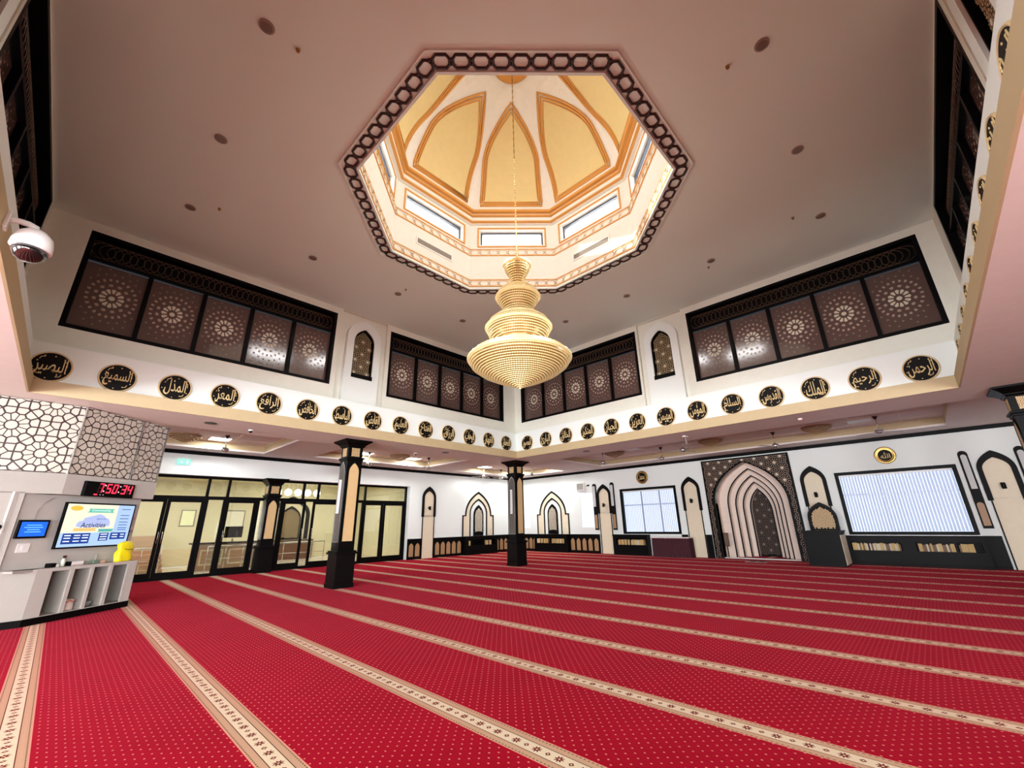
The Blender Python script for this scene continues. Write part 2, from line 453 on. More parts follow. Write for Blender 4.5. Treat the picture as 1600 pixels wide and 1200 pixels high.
def lettering(body, mat_, parent, x, y, z, width, height, bold=0, name='lettering', depth=.006, tilt=0):
    me, (wd, hg) = textmesh(body, bold=bold); me = me.copy()
    bm = bmesh.new(); bm.from_mesh(me); sx, sz = width/wd, height/hg
    for v in bm.verts: v.co = Vector((v.co.x*sx+v.co.z*sz*tilt, 0, v.co.z*sz))
    if depth:
        r = bmesh.ops.extrude_face_region(bm, geom=bm.faces[:]); vs = [e for e in r['geom'] if isinstance(e, bmesh.types.BMVert)]
        for v in vs: v.co.y -= depth
    bmesh.ops.recalc_face_normals(bm, faces=bm.faces); m2 = bpy.data.meshes.new(name); bm.to_mesh(m2); bm.free(); m2.materials.append(mat_)
    o = add(name, m2, parent, (x, y, z)); return o

# ------------------------------------------------------------------ floor and outer shell
struct(MB().box(XL, XB, YD, 19.3, -.2, 0).build('floor', CARPET))
# door wall (left in the picture)
mb = MB(); GX0, GX1, GZ = -6.0, 12.0, 3.45
mb.prism([[(XL, 0), (GX0, 0), (GX0, GZ), (GX1, GZ), (GX1, 0), (XB+.3, 0), (XB+.3, ZG+.5), (XL, ZG+.5)]], YA, YA+.32)
struct(mb.build('wall_left', WHITE))
# qibla wall with openings for windows and the mihrab recess
MY = 5.36
mb = MB()
O = -XB  # local x = -Y
holes = [rect(-11.42, -8.48, .98, 3.14), rect(-2.28, .93, .98, 3.14), rect(-18.2, -17.75, 1.3, 3.08), rect(-13.95, -13.15, 1.3, 3.08), arch(1.40, .04, 2.25, 3.92, -MY)]
mb.prism([rect(-19.07, -YD, 0, ZG+.5)]+holes, 0, .3)
struct(mb.build('wall_right', WHITE, None, (XB, 0, 0), RB))
# walls behind the photographer, with window openings added to light the hall
def shell_wall(name, x0, x1, loc, rot, centres):
    hs = [rect(c-1.5, c+1.5, 1.0, 3.2) for c in centres]
    struct(MB().prism([rect(x0, x1, 0, ZG+.5)]+hs, 0, .3).build(name, WHITE, None, loc, rot))
shell_wall('wall_back', YD, 19.07, (XL, 0, 0), RC, (-5, 1, 7))
shell_wall('wall_side', -XB-.3, -XL, (0, YD, 0), RD, (2.4, 6.6))
WN = [0]
def wname(): WN[0] += 1; return 'window_%d' % WN[0]
def hall_window(loc, rot, x0, x1, z0, z1, blinds=True):
    w_ = sempty(wname(), loc, rot); t = .09
    MB().prism([rect(x0-.02, x1+.02, z0-.02, z1+.02), rect(x0+t, x1-t, z0+t, z1-t)], -.03, .12).build('window_frame', BLACK, w_)
    MB().box(x0-.06, x1+.06, -.07, .02, z0-.05, z0-.015).build('window_sill', PLASTW, w_)
    MB().box(x0+t, x1-t, .2, .215, z0+t, z1-t).build('window_glass', SKYP, w_)
    m_ = MB(); m_.box(x0+t, x1-t, .15, .19, z0+.62*(z1-z0), z0+.62*(z1-z0)+.05)
    for f in (.36, .68): m_.box(x0+f*(x1-x0), x0+f*(x1-x0)+.05, .15, .19, z0+t, z1-t)
    m_.build('glazing_bar', STEEL, w_)
    if blinds:
        b = MB(); n = int((x1-x0-2*t)/.085)
        for i in range(n):
            cx = x0+t+.045+i*(x1-x0-2*t)/n; a = -.5; dx, dy = .036*math.cos(a), .036*math.sin(a)
            vs = [b.bm.verts.new(p) for p in ((cx-dx, .07-dy, z0+t+.01), (cx+dx, .07+dy, z0+t+.01), (cx+dx, .07+dy, z1-t-.05), (cx-dx, .07-dy, z1-t-.05))]
            b._f(vs)
            vs = [b.bm.verts.new(p) for p in ((cx-dx, .073-dy, z0+t+.01), (cx+dx, .073+dy, z0+t+.01), (cx+dx, .073+dy, z1-t-.05), (cx-dx, .073-dy, z1-t-.05))]
            b._f(vs[::-1])
        b.build('vertical_blind', BLIND, w_)
        MB().box(x0+t, x1-t, .04, .11, z1-t-.06, z1-t).build('blind_headrail', PLASTW, w_)
    return w_
hall_window((XB, 0, 0), RB, -11.42, -8.48, .98, 3.14)
hall_window((XB, 0, 0), RB, -2.28, .93, .98, 3.14)
for a_, b_ in ((-18.2, -17.75), (-13.95, -13.15)):
    w_ = sempty(wname(), (XB, 0, 0), RB)
    MB().box(a_, b_, .02, .05, 1.3, 3.08).build('frosted_pane', FROST, w_)
    MB().box(a_, b_, 0, .02, 2.42, 2.45).build('glazing_bar', PLASTW, w_)
for c in (-5, 1, 7):  # unseen glowing windows, added as a light source for the hall
    w_ = sempty(wname(), (XL, 0, 0), RC); MB().prism([rect(c-1.5, c+1.5, 1, 3.2), rect(c-1.42, c+1.42, 1.08, 3.12)], -.02, .1).build('window_frame', BLACK, w_); MB().box(c-1.42, c+1.42, .2, .21, 1.08, 3.12).build('window_glass', SKYP, w_)
for c in (2.4, 6.6):  # likewise added, for light from the side wall
    w_ = sempty(wname(), (0, YD, 0), RD); MB().prism([rect(c-1.5, c+1.5, 1, 3.2), rect(c-1.42, c+1.42, 1.08, 3.12)], -.02, .1).build('window_frame', BLACK, w_); MB().box(c-1.42, c+1.42, .2, .21, 1.08, 3.12).build('window_glass', SKYP, w_)

# crown trim at the top of the gallery walls
struct(MB().box(XL, XB, -.05, 0, 4.17, ZG).build('trim_1', BLACK, None, (0, YA, 0), RA))
struct(MB().box(-YA+.05, -YD, -.05, 0, 4.17, ZG).build('trim_2', BLACK, None, (XB, 0, 0), RB))

# gallery ceiling with recessed trays
BX0, BX1, BY0, BY1 = FX0-1.5, FX1+1.55, FY0-1.55, FY1+1.6
trays = [(-8, 4.88, 14.2, 17.9), (6.58, 12.1, 14.2, 17.55), (14.0, 18.93, 14.2, 17.9), (15.15, 18.93, -.99, 11.77), (15.15, 18.93, -8, -3.0), (-8, -3.6, -1, 12), (-2, 13, -8, -3.4)]
mb = MB()
ring = [(BX0, BY0), (BX1, BY0), (BX1, BY1), (BX0, BY1)]
mb.prismz([[(XL, YD), (XB, YD), (XB, YA), (XL, YA)], ring]+[[(a, c), (b, c), (b, d), (a, d)] for a, b, c, d in trays], ZG, ZG+.06)
TC = mat('tray_ceiling_tile', (222, 204, 198), .8)
struct(mb.build('ceiling', GCEIL))
mb = MB(); gm = MB()
for a, b, c, d in trays:
    mb.box(a, b, c, d, ZG+.28, ZG+.32)
    x = math.ceil(a/1.22)*1.22
    while x < b: gm.box(x-.012, x+.012, c, d, ZG+.272, ZG+.28); x += 1.22
    y = math.ceil(c/1.22)*1.22
    while y < d: gm.box(a, b, y-.012, y+.012, ZG+.272, ZG+.28); y += 1.22
ct = struct(mb.build('ceiling_tray', TC)); gm.build('tile_grid', PALEM, ct)
mb = MB()
for a, b, c, d in trays:
    mb.prismz([[(a-.05, c-.05), (b+.05, c-.05), (b+.05, d+.05), (a-.05, d+.05)], [(a, c), (b, c), (b, d), (a, d)]], ZG+.06, ZG+.28)
mb.build('tray_side', BEIGE, ct)
# ring beam: soffit, beige band, frieze
def ringbox(mb, o, i, z0, z1):
    mb.prismz([[(o[0], o[2]), (o[1], o[2]), (o[1], o[3]), (o[0], o[3])], [(i[0], i[2]), (i[1], i[2]), (i[1], i[3]), (i[0], i[3])]], z0, z1)
bo = (BX0, BX1, BY0, BY1); fi = (FX0, FX1, FY0, FY1)
mb = MB(); ringbox(mb, bo, (FX0-.03, FX1+.03, FY0-.03, FY1+.03), ZB, ZBT-.01); struct(mb.build('ceiling_beam', SOFF))
mb = MB(); ringbox(mb, (FX0-.03, FX1+.03, FY0-.03, FY1+.03), fi, ZB-.001, ZBT); ringbox(mb, (FX0-.3, FX1+.3, FY0-.3, FY1+.3), (FX0-.03, FX1+.03, FY0-.03, FY1+.03), ZBT-.02, ZBT)
struct(mb.build('trim_3', BEIGE))
mb = MB(); ringbox(mb, (UX0-.2, UX1+.2, UY0-.2, UY1+.2), (FX0-FR, FX1+FR, FY0-FR, FY1+FR), ZBT, ZFT); struct(mb.build('wall_frieze', WHITE))
# roof over gallery keeps daylight out
mb = MB(); ringbox(mb, (XL-.3, XB+.3, YD-.3, 19.1), (UX0-.2, UX1+.2, UY0-.2, UY1+.2), ZG+.5, ZG+.6); struct(mb.build('ceiling_roof_slab', GCEIL))

# ------------------------------------------------------------------ upper walls with screened windows
def upper_wall(name, plane, rot, w1, w2, span, bay):
    s0, s1 = span
    mb = MB(); zt1 = 8.2 if rot in (RC, RD) else 8.04; hs = [rect(a, b, 5.66, zt1) for a, b in (w1, w2)] + [rect(bay-.80, bay+.80, ZFT+.02, ZC-.01)]
    mb.prism([rect(s0-.35, s1+.35, ZFT-.1, ZC)]+hs, 0, .35)
    W = struct(mb.build(name, UPW, None, plane, rot))
    MB().box(bay-.80, bay+.80, .12, .3, ZFT, ZC).build('recessed_bay', UPW, W)
    return W
A1, A2, AB = (-.92, 4.72), (6.61, 12.13), 5.68
B1, B2, BB = (-11.74, -6.13), (-4.30, 1.30), -5.25
walls = {
 'A': ('wall_upper_left', (0, UY1, 0), RA, A1, A2, (UX0, UX1), AB),
 'B': ('wall_upper_right', (UX1, 0, 0), RB, B1, B2, (-UY1, -UY0), BB),
 'C': ('wall_upper_back', (UX0, 0, 0), RC, (-1.30, 4.30), (6.13, 11.74), (UY0, UY1), 5.25),
 'D': ('wall_upper_side', (0, UY0, 0), RD, (-12.13, -6.61), (-4.72, .92), (-UX1, -UX0), -5.68)}
for k in walls: upper_wall(*walls[k])

# rosette cut-outs of one pane, centred, fading outwards
def rosette_mesh():
    mb = MB(); sc = .285
    S = [(0, 0)]
    for r, n, off in ((.55, 12, 0), (1.0, 12, .5), (1.42, 12, 0), (1.42, 12, .5), (1.85, 12, .25), (1.85, 12, .75), (2.25, 12, 0), (2.25, 12, .5), (2.6, 12, .25), (2.6, 12, .75)):
        for k in range(n): a = 2*PI*(k+off)/n; S.append((r*math.cos(a), r*math.sin(a)))
    for k in range(24): S.append((3.1*math.cos(2*PI*k/24), 3.1*math.sin(2*PI*k/24)))
    for (sx, sy), poly in vor(S, lambda x, y: x*x+y*y < 7.0):
        r = math.hypot(sx, sy)
        k = .66 if r < .1 else .7 if r < .8 else max(.15, .66-.18*r)
        if r > 1.2 and r < 1.6: k *= 1.1
        pts = [(sx*sc+(px-sx)*k*sc, sy*sc*1.12+(py-sy)*k*sc) for px, py in poly]
        if any(abs(p[0]) > .46 or abs(p[1]) > .74 for p in pts): continue
        mb.mi = 0 if r < .8 else 1 if r < 1.5 else 2
        mb._f([mb.bm.verts.new((x, 0, z)) for x, z in pts])
    me = mb.mesh('rosette', [STARL, mat('rosette_mid', (158, 134, 118), .5), mat('rosette_dim', (112, 88, 76), .5)], recalc=False)
    return me
ROS = rosette_mesh()
GRL = mat('gilt_lattice_band', (84, 62, 44), .5)
def screen_window(wl, rng):
    name, plane, rot = walls[wl][:3]; x0, x1 = rng; w_ = sempty(wname(), plane, rot)
    z0, z1, t = 5.66, (8.2 if wl in 'CD' else 8.04), .09
    MB().prism([rect(x0, x1, z0, z1), rect(x0+t, x1-t, z0+t, z1-t)], .0, .2).build('window_frame', BLACK, w_)
    MB().box(x0+t, x1-t, .06, .2, 7.36, 7.44).build('transom_bar', BLACK, w_)
    MB().box(x0+t, x1-t, .17, .2, 7.44, z1-t).build('transom_board', BLACK, w_)
    lat = MB(); r = .21; n = int((x1-x0-2*t)/.13); zc = 7.44+(z1-t-7.44)*.5
    for i in range(n):
        cx = x0+t+.12+i*.13
        if cx > x1-t-.1: break
        pts = [(cx+.27*math.sin(a), .155, zc+.21*math.cos(a)) for a in [PI*(q-6)/12*.98 for q in range(13)]]
        pts = [(max(x0+t, min(x1-t, p[0])), p[1], p[2]) for p in pts]
        lat.tube(pts, .008, 4)
        pts = [(cx-.27*math.sin(a), .155, zc-.21*math.cos(a)) for a in [PI*(q-6)/12*.98 for q in range(13)]]
        pts = [(max(x0+t, min(x1-t, p[0])), p[1], p[2]) for p in pts]
        lat.tube(pts, .008, 4)
    lat.build('transom_lattice', GRL, w_)
    n = 5; W = (x1-x0-2*t)/n
    pm = None
    for i in range(n):
        c = x0+t+(i+.5)*W
        if pm is None: pm = MB().box(-W/2, W/2, 0, .02, z0+t+.015, 7.35).mesh('screen_pane', PANEG)
        p = add('screen_pane', pm, w_, (c, .15, 0)); add('rosette', ROS, p, (0, -.003, (z0+t+7.35)/2+.05))
        if i: MB().box(c-W/2-.045, c-W/2+.045, .06, .2, z0+t, 7.36).build('mullion', BLACK, w_)
for k in walls:
    for rng in walls[k][3:5]: screen_window(k, rng)

# arched lattice niches between the upper windows
def bay_niche(wl, label):
    name, plane, rot = walls[wl][:3]; bay = walls[wl][6]
    ca, sa = math.cos(rot), math.sin(rot)
    t = thing('arched_niche', label, 'niche', (plane[0]+ca*bay, plane[1]+sa*bay, ZFT), rot, 'arched lattice niches between the upper windows')
    z = -ZFT
    MB().prism([arch(.58, ZFT+z, 7.45+z, 8.07+z), arch(.345, 6.16+z, 7.30+z, 7.76+z)], -.04, .12).build('arch_surround', WHITE, t)
    MB().prism([arch(.345, 6.16+z, 7.30+z, 7.76+z)], .085, .118).build('niche_back', BLACK, t)
    MB().prism([arch(.345, 6.16+z, 7.30+z, 7.76+z), arch(.315, 6.18+z, 7.30+z, 7.71+z)], -.0, .085).build('inner_frame', BLACK, t)
    g = MB(); girih(g, arch(.315, 6.18+z, 7.30+z, 7.71+z), .15, .07, .085, .62, (-.0, 7.35+z), 1, 0, 1.05)
    g.build('star_lattice', [TILEG, STARL], t)
    MB().box(-.35, .35, -.07, .02, 6.04+z, 6.17+z).build('niche_sill', BLACK, t)
bay_niche('A', 'white arched niche with star lattice, between the two upper left-hand windows')
bay_niche('B', 'white arched niche with star lattice, between the two upper right-hand windows')
bay_niche('D', 'white pier niche at the top right edge of the picture')
bay_niche('C', 'white pier niche at the top left edge of the picture')

# ------------------------------------------------------------------ calligraphy roundels
right_names = ['الرحمن', 'الرحيم', 'الملك', 'القدوس', 'السلام', 'المؤمن', 'المهيمن', 'العزيز', 'الجبار', 'المتكبر', 'الخالق', 'البارئ', 'المصور']
left_names = ['الغفار', 'القهار', 'الوهاب', 'الرزاق', 'الفتاح', 'العليم', 'القابض', 'الباسط', 'الخافض', 'الرافع', 'المعز', 'المذل', 'السميع', 'البصير']
side_names = ['الصبور', 'الرشيد', 'الوارث', 'الباقي', 'البديع', 'الهادي', 'النور', 'النافع', 'الضار', 'المانع']
ORD = ['first', 'second', 'third', 'fourth', 'fifth', 'sixth', 'seventh', 'eighth', 'ninth', 'tenth', 'eleventh', 'twelfth', 'thirteenth', 'fourteenth']
disc_m = MB().lathey([(.305, 0), (.305, -.02), (.292, -.035), (.278, -.03), (.27, -.02)], 40).mesh('rim', RIM)
def orn():
    mb = MB().lathey([(.278, 0), (.278, -.027), (.27, -.03)], 40); mb.mi = 1
    for k in range(10):
        a = 2*PI*k/10+.2; r = .215+.02*(k % 2)
        mb.prism([circle(.011, 6, (r*math.cos(a), r*math.sin(a)))], -.036, -.03)
    for a0 in (.3, 2.1, 3.6, 5.2):
        pts = [((.235-.02*abs(q-3)/3)*math.cos(a0+q*.07), -.034, (.235-.02*abs(q-3)/3)*math.sin(a0+q*.07)) for q in range(7)]
        mb.tube(pts, .006, 4)
    return mb.mesh('face', [RBLACK, GOLD])
face_m = orn()
LAM = {}
def roundel(txt, loc, rot, label, group):
    t = thing('calligraphy_roundel', label, 'wall plaque', loc, rot, group)
    add('rim', disc_m, t); add('face', face_m, t)
    # two stacked staggered halves, as in a round thuluth composition
    sh = shape_ar(txt)
    lettering(sh, GOLD, t, 0, -.03, .0, (.43 if len(txt) > 5 else .38), .37, bold=.004, name='calligraphy', depth=.008)
zm = 4.645; G1 = 'calligraphy roundels along the frieze'
for k, nme in enumerate(left_names):            # from the far corner leftwards
    x = -.78+.9665*(13-k)
    roundel(nme, (x, FY1+FR-.002, zm), RA, 'black and gold calligraphy roundel on the left frieze, %s leftwards from the far corner' % ORD[k], G1)
for k, nme in enumerate(right_names):           # from the right end towards the far corner
    y = -.58+.968*k
    roundel(nme, (FX1+FR-.002, y, zm), RB, 'black and gold calligraphy roundel on the right frieze, %s rightwards from the far corner' % ORD[12-k], G1)
for k, nme in enumerate(side_names):
    roundel(nme, (11.79-.9665*k, FY0-FR+.002, zm), RD, 'roundel seen edge-on above the band at the right edge, %s up from the corner' % ORD[k], G1)

# ------------------------------------------------------------------ high ceiling, octagon opening, drum and dome
def octv(R, n=8): return [(DC.x+R*math.cos(PI/8+k*PI/4), DC.y+R*math.sin(PI/8+k*PI/4)) for k in range(n)]
mb = MB(); mb.prismz([[(UX0-.3, UY0-.3), (UX1+.3, UY0-.3), (UX1+.3, UY1+.3), (UX0-.3, UY1+.3)], octv(DR)], ZC, ZC+.1)
struct(mb.build('ceiling_upper', CEIL))
def octring(mb, r0, r1, z0, z1): mb.prismz([octv(r1), octv(r0)], z0, z1)
mb = MB(); octring(mb, DR-.02, DR+.03, ZC-.035, ZC+.02); octring(mb, DR+.335, DR+.36, ZC-.03, ZC); T4 = struct(mb.build('trim_4', CEIL))
def chain_trim(mb, R, z, horizontal, wd, hh, n, r, verts=8):
    """interlaced chain of long octagon links along the eight sides"""
    V = octv(R); cnt = n
    for k in range(8):
        p, q = Vector(V[k]), Vector(V[(k+1) % 8]); d = (q-p); Ls = d.length; d.normalize(); nrm = Vector((d.y, -d.x))
        step = Ls/cnt
        for i in range(cnt):
            c = p+d*step*(i+.5); pts = []
            for (a, b) in ((-.42, -.2), (-.26, -.5), (.26, -.5), (.42, -.2), (.42, .2), (.26, .5), (-.26, .5), (-.42, .2)):
                if horizontal: v = c+d*a*step+nrm*b*wd; pts.append((v.x, v.y, z))
                else: v = c+d*a*step; pts.append((v.x, v.y, z+b*hh))
            mb.tube(pts, r, 5, closed=True)
            for sg in (-.5, .5):
                if horizontal: v = c+d*.5*step+nrm*sg*wd*.35; mb.ball((v.x, v.y, z), r*1.1, 4)
                else: v = c+d*.5*step; mb.ball((v.x, v.y, z+sg*hh*.35), r*1.1, 4)
mb = MB(); chain_trim(mb, DR+.18, ZC-.012, True, .19, 0, 9, .025)
mb.build('chain_moulding', BROWNM, T4, smooth=True)
# drum walls with a window in each side
Zd0, Zd1 = ZC+.105, 10.75
side = 2*DR*math.sin(PI/8); ap = DR*math.cos(PI/8)
wz0, wz1, ww = 9.78, 10.32, .98
drum = sempty('wall_drum', (0, 0, 0))
for k in range(8):
    a = k*PI/4; rot = a-PI/2
    loc = (DC.x+ap*math.cos(a), DC.y+ap*math.sin(a), 0)
    f = sempty('drum_side', loc, rot); f.parent = drum
    del f['kind']
    MB().prism([rect(-side/2-.06, side/2+.06, Zd0, Zd1), rect(-ww, ww, wz0, wz1)], 0, .3).build('drum_wall', DRUM, f)
    MB().prism([rect(-ww-.09, ww+.09, wz0-.09, wz1+.09), rect(-ww-.05, ww+.05, wz0-.05, wz1+.05)], -.02, .0).build('orange_casing', DOMEO, f)
    MB().prism([rect(-ww, ww, wz0, wz1), rect(-ww+.05, ww-.05, wz0+.05, wz1-.05)], .12, .2).build('window_frame', mat('grey_frame', (70, 74, 84), .4) if k == 0 else bpy.data.materials['grey_frame'], f)
    MB().box(-ww+.05, ww-.05, .16, .165, wz0+.05, wz1-.05).build('window_glass', CLGLASS, f)
    if k in (0, 2, 7, 1): pass
mb = MB(); chain_trim(mb, DR-.012, 9.50, False, 0, .16, 9, .016); chain_trim(mb, DR-.012, 8.42, False, 0, .16, 9, .016)
mb.build('gilt_chain_band', PALEM, drum, smooth=True)
mb = MB()
for z in (9.39, 9.61, 8.31, 8.53): octring(mb, DR-.025, DR-.0, z-.012, z+.012)
mb.build('band_line', DOMEO, drum)
# cornice of the drum
mb = MB(); octring(mb, DR-.10, DR, 10.50, 10.75); octring(mb, DR-.16, DR-.10, 10.58, 10.72); mb.build('drum_cornice', DRUM, drum)
mb = MB(); octring(mb, DR-.185, DR-.10, 10.52, 10.56); octring(mb, DR-.24, DR-.16, 10.70, 10.75); octring(mb, DR-.32, DR-.2, 10.80, 10.88); mb.build('cornice_line', DOMEO, drum)
# air grilles on two drum sides
for k, sx in ((0, 0.0), (2, -.2)):
    a = k*PI/4; rot = a-PI/2; loc = (DC.x+ap*math.cos(a), DC.y+ap*math.sin(a), 8.95)
    g = thing('air_grille', 'pale slatted air grille on the %s of the drum below the dome' % ('right-hand far side' if k == 0 else 'left-hand far side'), 'vent', loc, rot, 'drum air grilles')
    MB().prism([rect(-.62, .62, -.12, .12), rect(-.58, .58, -.08, .08)], -.02, 0).build('grille_frame', PLASTW, g)
    m_ = MB()
    for i in range(6): m_.box(-.58, .58, -.012, 0, -.075+i*.026, -.06+i*.026)
    m_.build('grille_slat', GREYW, g)
# octagonal cloister dome
DZ0, DHt, DRr = 10.75, 2.45, DR-.16
def dprof(t):        # t 0..1 base to apex
    a = t*PI/2; return DRr*math.cos(a)**.9 if t < 1 else 0.0, DZ0+DHt*math.sin(a)
mb = MB(); NT = 16
rings = []
for j in range(NT+1):
    r, z = dprof(j/NT); r = max(r, .01)
    rings.append([mb.bm.verts.new((x, y, z)) for x, y in octv(r)])
for a_, b_ in zip(rings, rings[1:]):
    for i in range(8): mb._f([a_[i], a_[(i+1) % 8], b_[(i+1) % 8], b_[i]])
DOME = struct(mb.build('ceiling_dome', DOMEC))
# outer skin so that no daylight leaks
mb = MB(); octring(mb, DR-.2, DR+.45, 10.74, 10.8); struct(mb.build('ceiling_dome_rim', DOMEC))
def dome_pt(k, u, t, off=.012):
    """point on side k at fraction u(-1..1 of the half side) and height t, pushed off inwards"""
    r, z = dprof(t); r2, z2 = dprof(min(t+.01, .999)); a = k*PI/4
    apo = r*math.cos(PI/8); half = r*math.sin(PI/8)
    n = Vector((math.cos(a), math.sin(a), 0)); s_ = Vector((-math.sin(a), math.cos(a), 0))
    dz, dr = z2-z, (r2-r)*math.cos(PI/8); nv = Vector((0, 0, 0))+n*(-dz)+Vector((0, 0, 1))*dr; nv.normalize()
    return DC.to_3d()+Vector((0, 0, z))+n*apo+s_*half*u+nv*off
TA, TS, T0 = .80, .42, .095
def panel_w(t, inset, ta):
    if t <= TS: return .98-(.98-.86)*(t-T0)/(TS-T0)-inset
    f = min(1, (t-TS)/(ta-TS)); return (.86-inset)*(1-f**1.6)
for k in range(8):
    NN = 18
    def row(inset):
        t0, ta = T0+inset*.27, TA-inset*.5; L_ = []
        for i in range(NN+1):
            t = t0+(ta-t0)*i/NN; half = dprof(t)[0]*math.sin(PI/8); L_.append((t, panel_w(t, inset, ta)/half if i < NN else 0.0))
        return L_
    pp = MB().build('dome_panel', DOMEP, DOME)
    me = pp.data; bm = bmesh.new(); prev = None
    for t, h in row(.06):
        cur = [bm.verts.new(dome_pt(k, -h, t, .01)), bm.verts.new(dome_pt(k, h, t, .01))]
        if prev: bm.faces.new((prev[0], prev[1], cur[1], cur[0]))
        prev = cur
    bm.to_mesh(me); bm.free()
    mb = MB()
    for inset, rr in ((.0, .036), (.062, .028), (.112, .018)):
        L_ = row(inset)
        pts = [dome_pt(k, -h, t, .02) for t, h in L_]+[dome_pt(k, h, t, .02) for t, h in reversed(L_[:-1])]
        mb.tube(pts, rr, 6, closed=True)
    mb.build('panel_moulding', DOMEO, pp, smooth=True)
mb = MB(); mb.lathe([(.5, DZ0+DHt-.10), (.5, DZ0+DHt-.13), (.42, DZ0+DHt-.16), (.2, DZ0+DHt-.2), (.05, DZ0+DHt-.22)], 32, (DC.x, DC.y))
tag(mb.build('ceiling_rose', DOMEO, smooth=True), 'ochre round boss at the top of the dome holding the chandelier chain', 'ceiling rose')

# ------------------------------------------------------------------ chandelier
ch = thing('chandelier', 'large three-tiered gold crystal chandelier hanging from the dome on a long chain', 'chandelier', (DC.x, DC.y, 4.1))
zt = DZ0+DHt-.2-4.1
mb = MB(); z = 2.85
while z < zt: mb.tube([(0, 0, z), (0, 0, min(zt, z+.1))], .014 if int(z*10) % 2 else .007, 5); z += .1
mb.build('chain', BRASS, ch)
mb = MB(); z = 2.9
while z < 5.8: mb.ball((0, 0, z), .018, 4); z += .075
mb.build('crystal_string', CRYST, ch, smooth=True)
def beaded(parent, prof, step=.052, name='crystal_tier', br=.019):
    core = MB().lathe([(max(.02, r-.055), z) for r, z in prof], 40); 
    pts = []
    for (r0, z0), (r1, z1) in zip(prof, prof[1:]):
        L_ = math.hypot(r1-r0, z1-z0); n = max(1, round(L_/step))
        for i in range(n): f = i/n; pts.append((r0+(r1-r0)*f, z0+(z1-z0)*f))
    pts.append(prof[-1]); mb = MB()
    for q, (r, z) in enumerate(pts):
        if r < .03: mb.ball((0, 0, z), .03, 5); continue
        n = max(16, int(2*PI*r/.045)); m2 = n*2
        ring_ = [(r*math.cos(2*PI*(i+.5*(q % 2))/m2), r*math.sin(2*PI*(i+.5*(q % 2))/m2), z) for i in range(m2)]
        mb.tube(ring_, lambda i: br if i % 2 else br*.3, 5, closed=True)
    t = mb.build(name, CRYST, parent, smooth=True); core.build('gilt_core', CRYSTD, t, smooth=True); return t
beaded(ch, [(.01, .0), (.2, .075), (.5, .195), (.78, .33), (.95, .46), (1.0, .55), (1.0, .61), (.93, .69), (.76, .76), (.56, .80), (.5, .86)])
beaded(ch, [(.5, .84), (.47, .93), (.5, 1.0), (.58, 1.08), (.64, 1.22), (.65, 1.30), (.60, 1.40), (.48, 1.50), (.34, 1.55)])
beaded(ch, [(.31, 1.55), (.30, 1.70), (.34, 1.80), (.42, 1.92), (.44, 2.02), (.40, 2.12), (.26, 2.20), (.17, 2.24)])
beaded(ch, [(.15, 2.24), (.15, 2.42), (.18, 2.52), (.25, 2.66), (.27, 2.76), (.25, 2.82), (.10, 2.86)], name='crystal_crown')
for zz, rr in ((.585, 1.02), (1.28, .665), (2.0, .455), (2.78, .28)):
    MB().tube([(rr*math.cos(2*PI*i/64), rr*math.sin(2*PI*i/64), zz) for i in range(64)], .03, 6, closed=True).build('gilt_rim', CRYST, ch, smooth=True)
for k in range(8):
    a = 2*PI*(k+.5)/8; point('chandelier_bulb', (DC.x+1.12*math.cos(a), DC.y+1.12*math.sin(a), 4.85), 4.5, .03, (1, .95, .88))
for k in range(4):
    a = 2*PI*k/4; point('chandelier_bulb', (DC.x+.42*math.cos(a), DC.y+.42*math.sin(a), 6.95), 9, .03, (1, .95, .86))

# ------------------------------------------------------------------ fittings of the high ceiling
dl_m = MB().lathe([(.10, 0), (.10, -.012), (.078, -.018)], 24).mesh('downlight', mat('downlight_rim', (150, 130, 118), .5)); 
dlg = MB().lathe([(.076, -.019), (.073, -.021)], 24).mesh('lens', mat('downlight_lens', (120, 104, 94), .3))
dn = 0
dpos = [((.5, .21), 'left near corner'), ((.5, 2.65), 'top edge left part'), ((.51, 5.09), 'top left, beside a tiny sprinkler'), ((.52, 7.61), 'left side, second from the top'), ((.49, 10.04), 'left side, beside the upper left window corner'), ((3.09, 10.03), 'over the left window, fifth counting down'), ((5.62, 10.06), 'left of the chandelier above the small arched niche'), ((8.15, 10.07), 'just left of the chandelier'),
 ((10.77, 10.06), 'hidden behind the chandelier in the far corner'), ((10.77, 7.62), 'just right of the chandelier'), ((10.75, 5.24), 'right of the chandelier above the arched niche'), ((10.74, 2.69), 'over the right-hand window'), ((10.76, .23), 'right side, beside the upper right window corner'), ((8.24, .21), 'right side, second from the top'), ((5.69, .18), 'top right, beside a tiny sprinkler'), ((3.1, .2), 'top edge right part')]
for (x, y), s_ in dpos:
    t = thing('downlight', 'round recessed downlight in the high ceiling, '+s_, 'downlight', (x, y, ZC-.002), 0, 'downlights of the high ceiling')
    add('rim', dl_m, t); add('lens', dlg, t)
sp_m = MB().lathe([(.03, 0), (.03, -.01), (.012, -.02), (.012, -.035), (.025, -.04)], 12).mesh('sprinkler_head', BRASS)
for (x, y), s_ in [((.93, 5.09), 'near the top left downlight'), ((5.66, .65), 'near the top right downlight'), ((.94, 9.65), 'beside the left downlight'), ((10.37, .71), 'beside the right downlight'), ((5.65, 9.68), 'left of the chandelier'), ((11.0, 2.85), 'above the right-hand window')]:
    tag(add('sprinkler_head', sp_m, None, (x, y, ZC-.002)), 'tiny sprinkler head in the high ceiling, '+s_, 'sprinkler', 'sprinklers of the high ceiling')

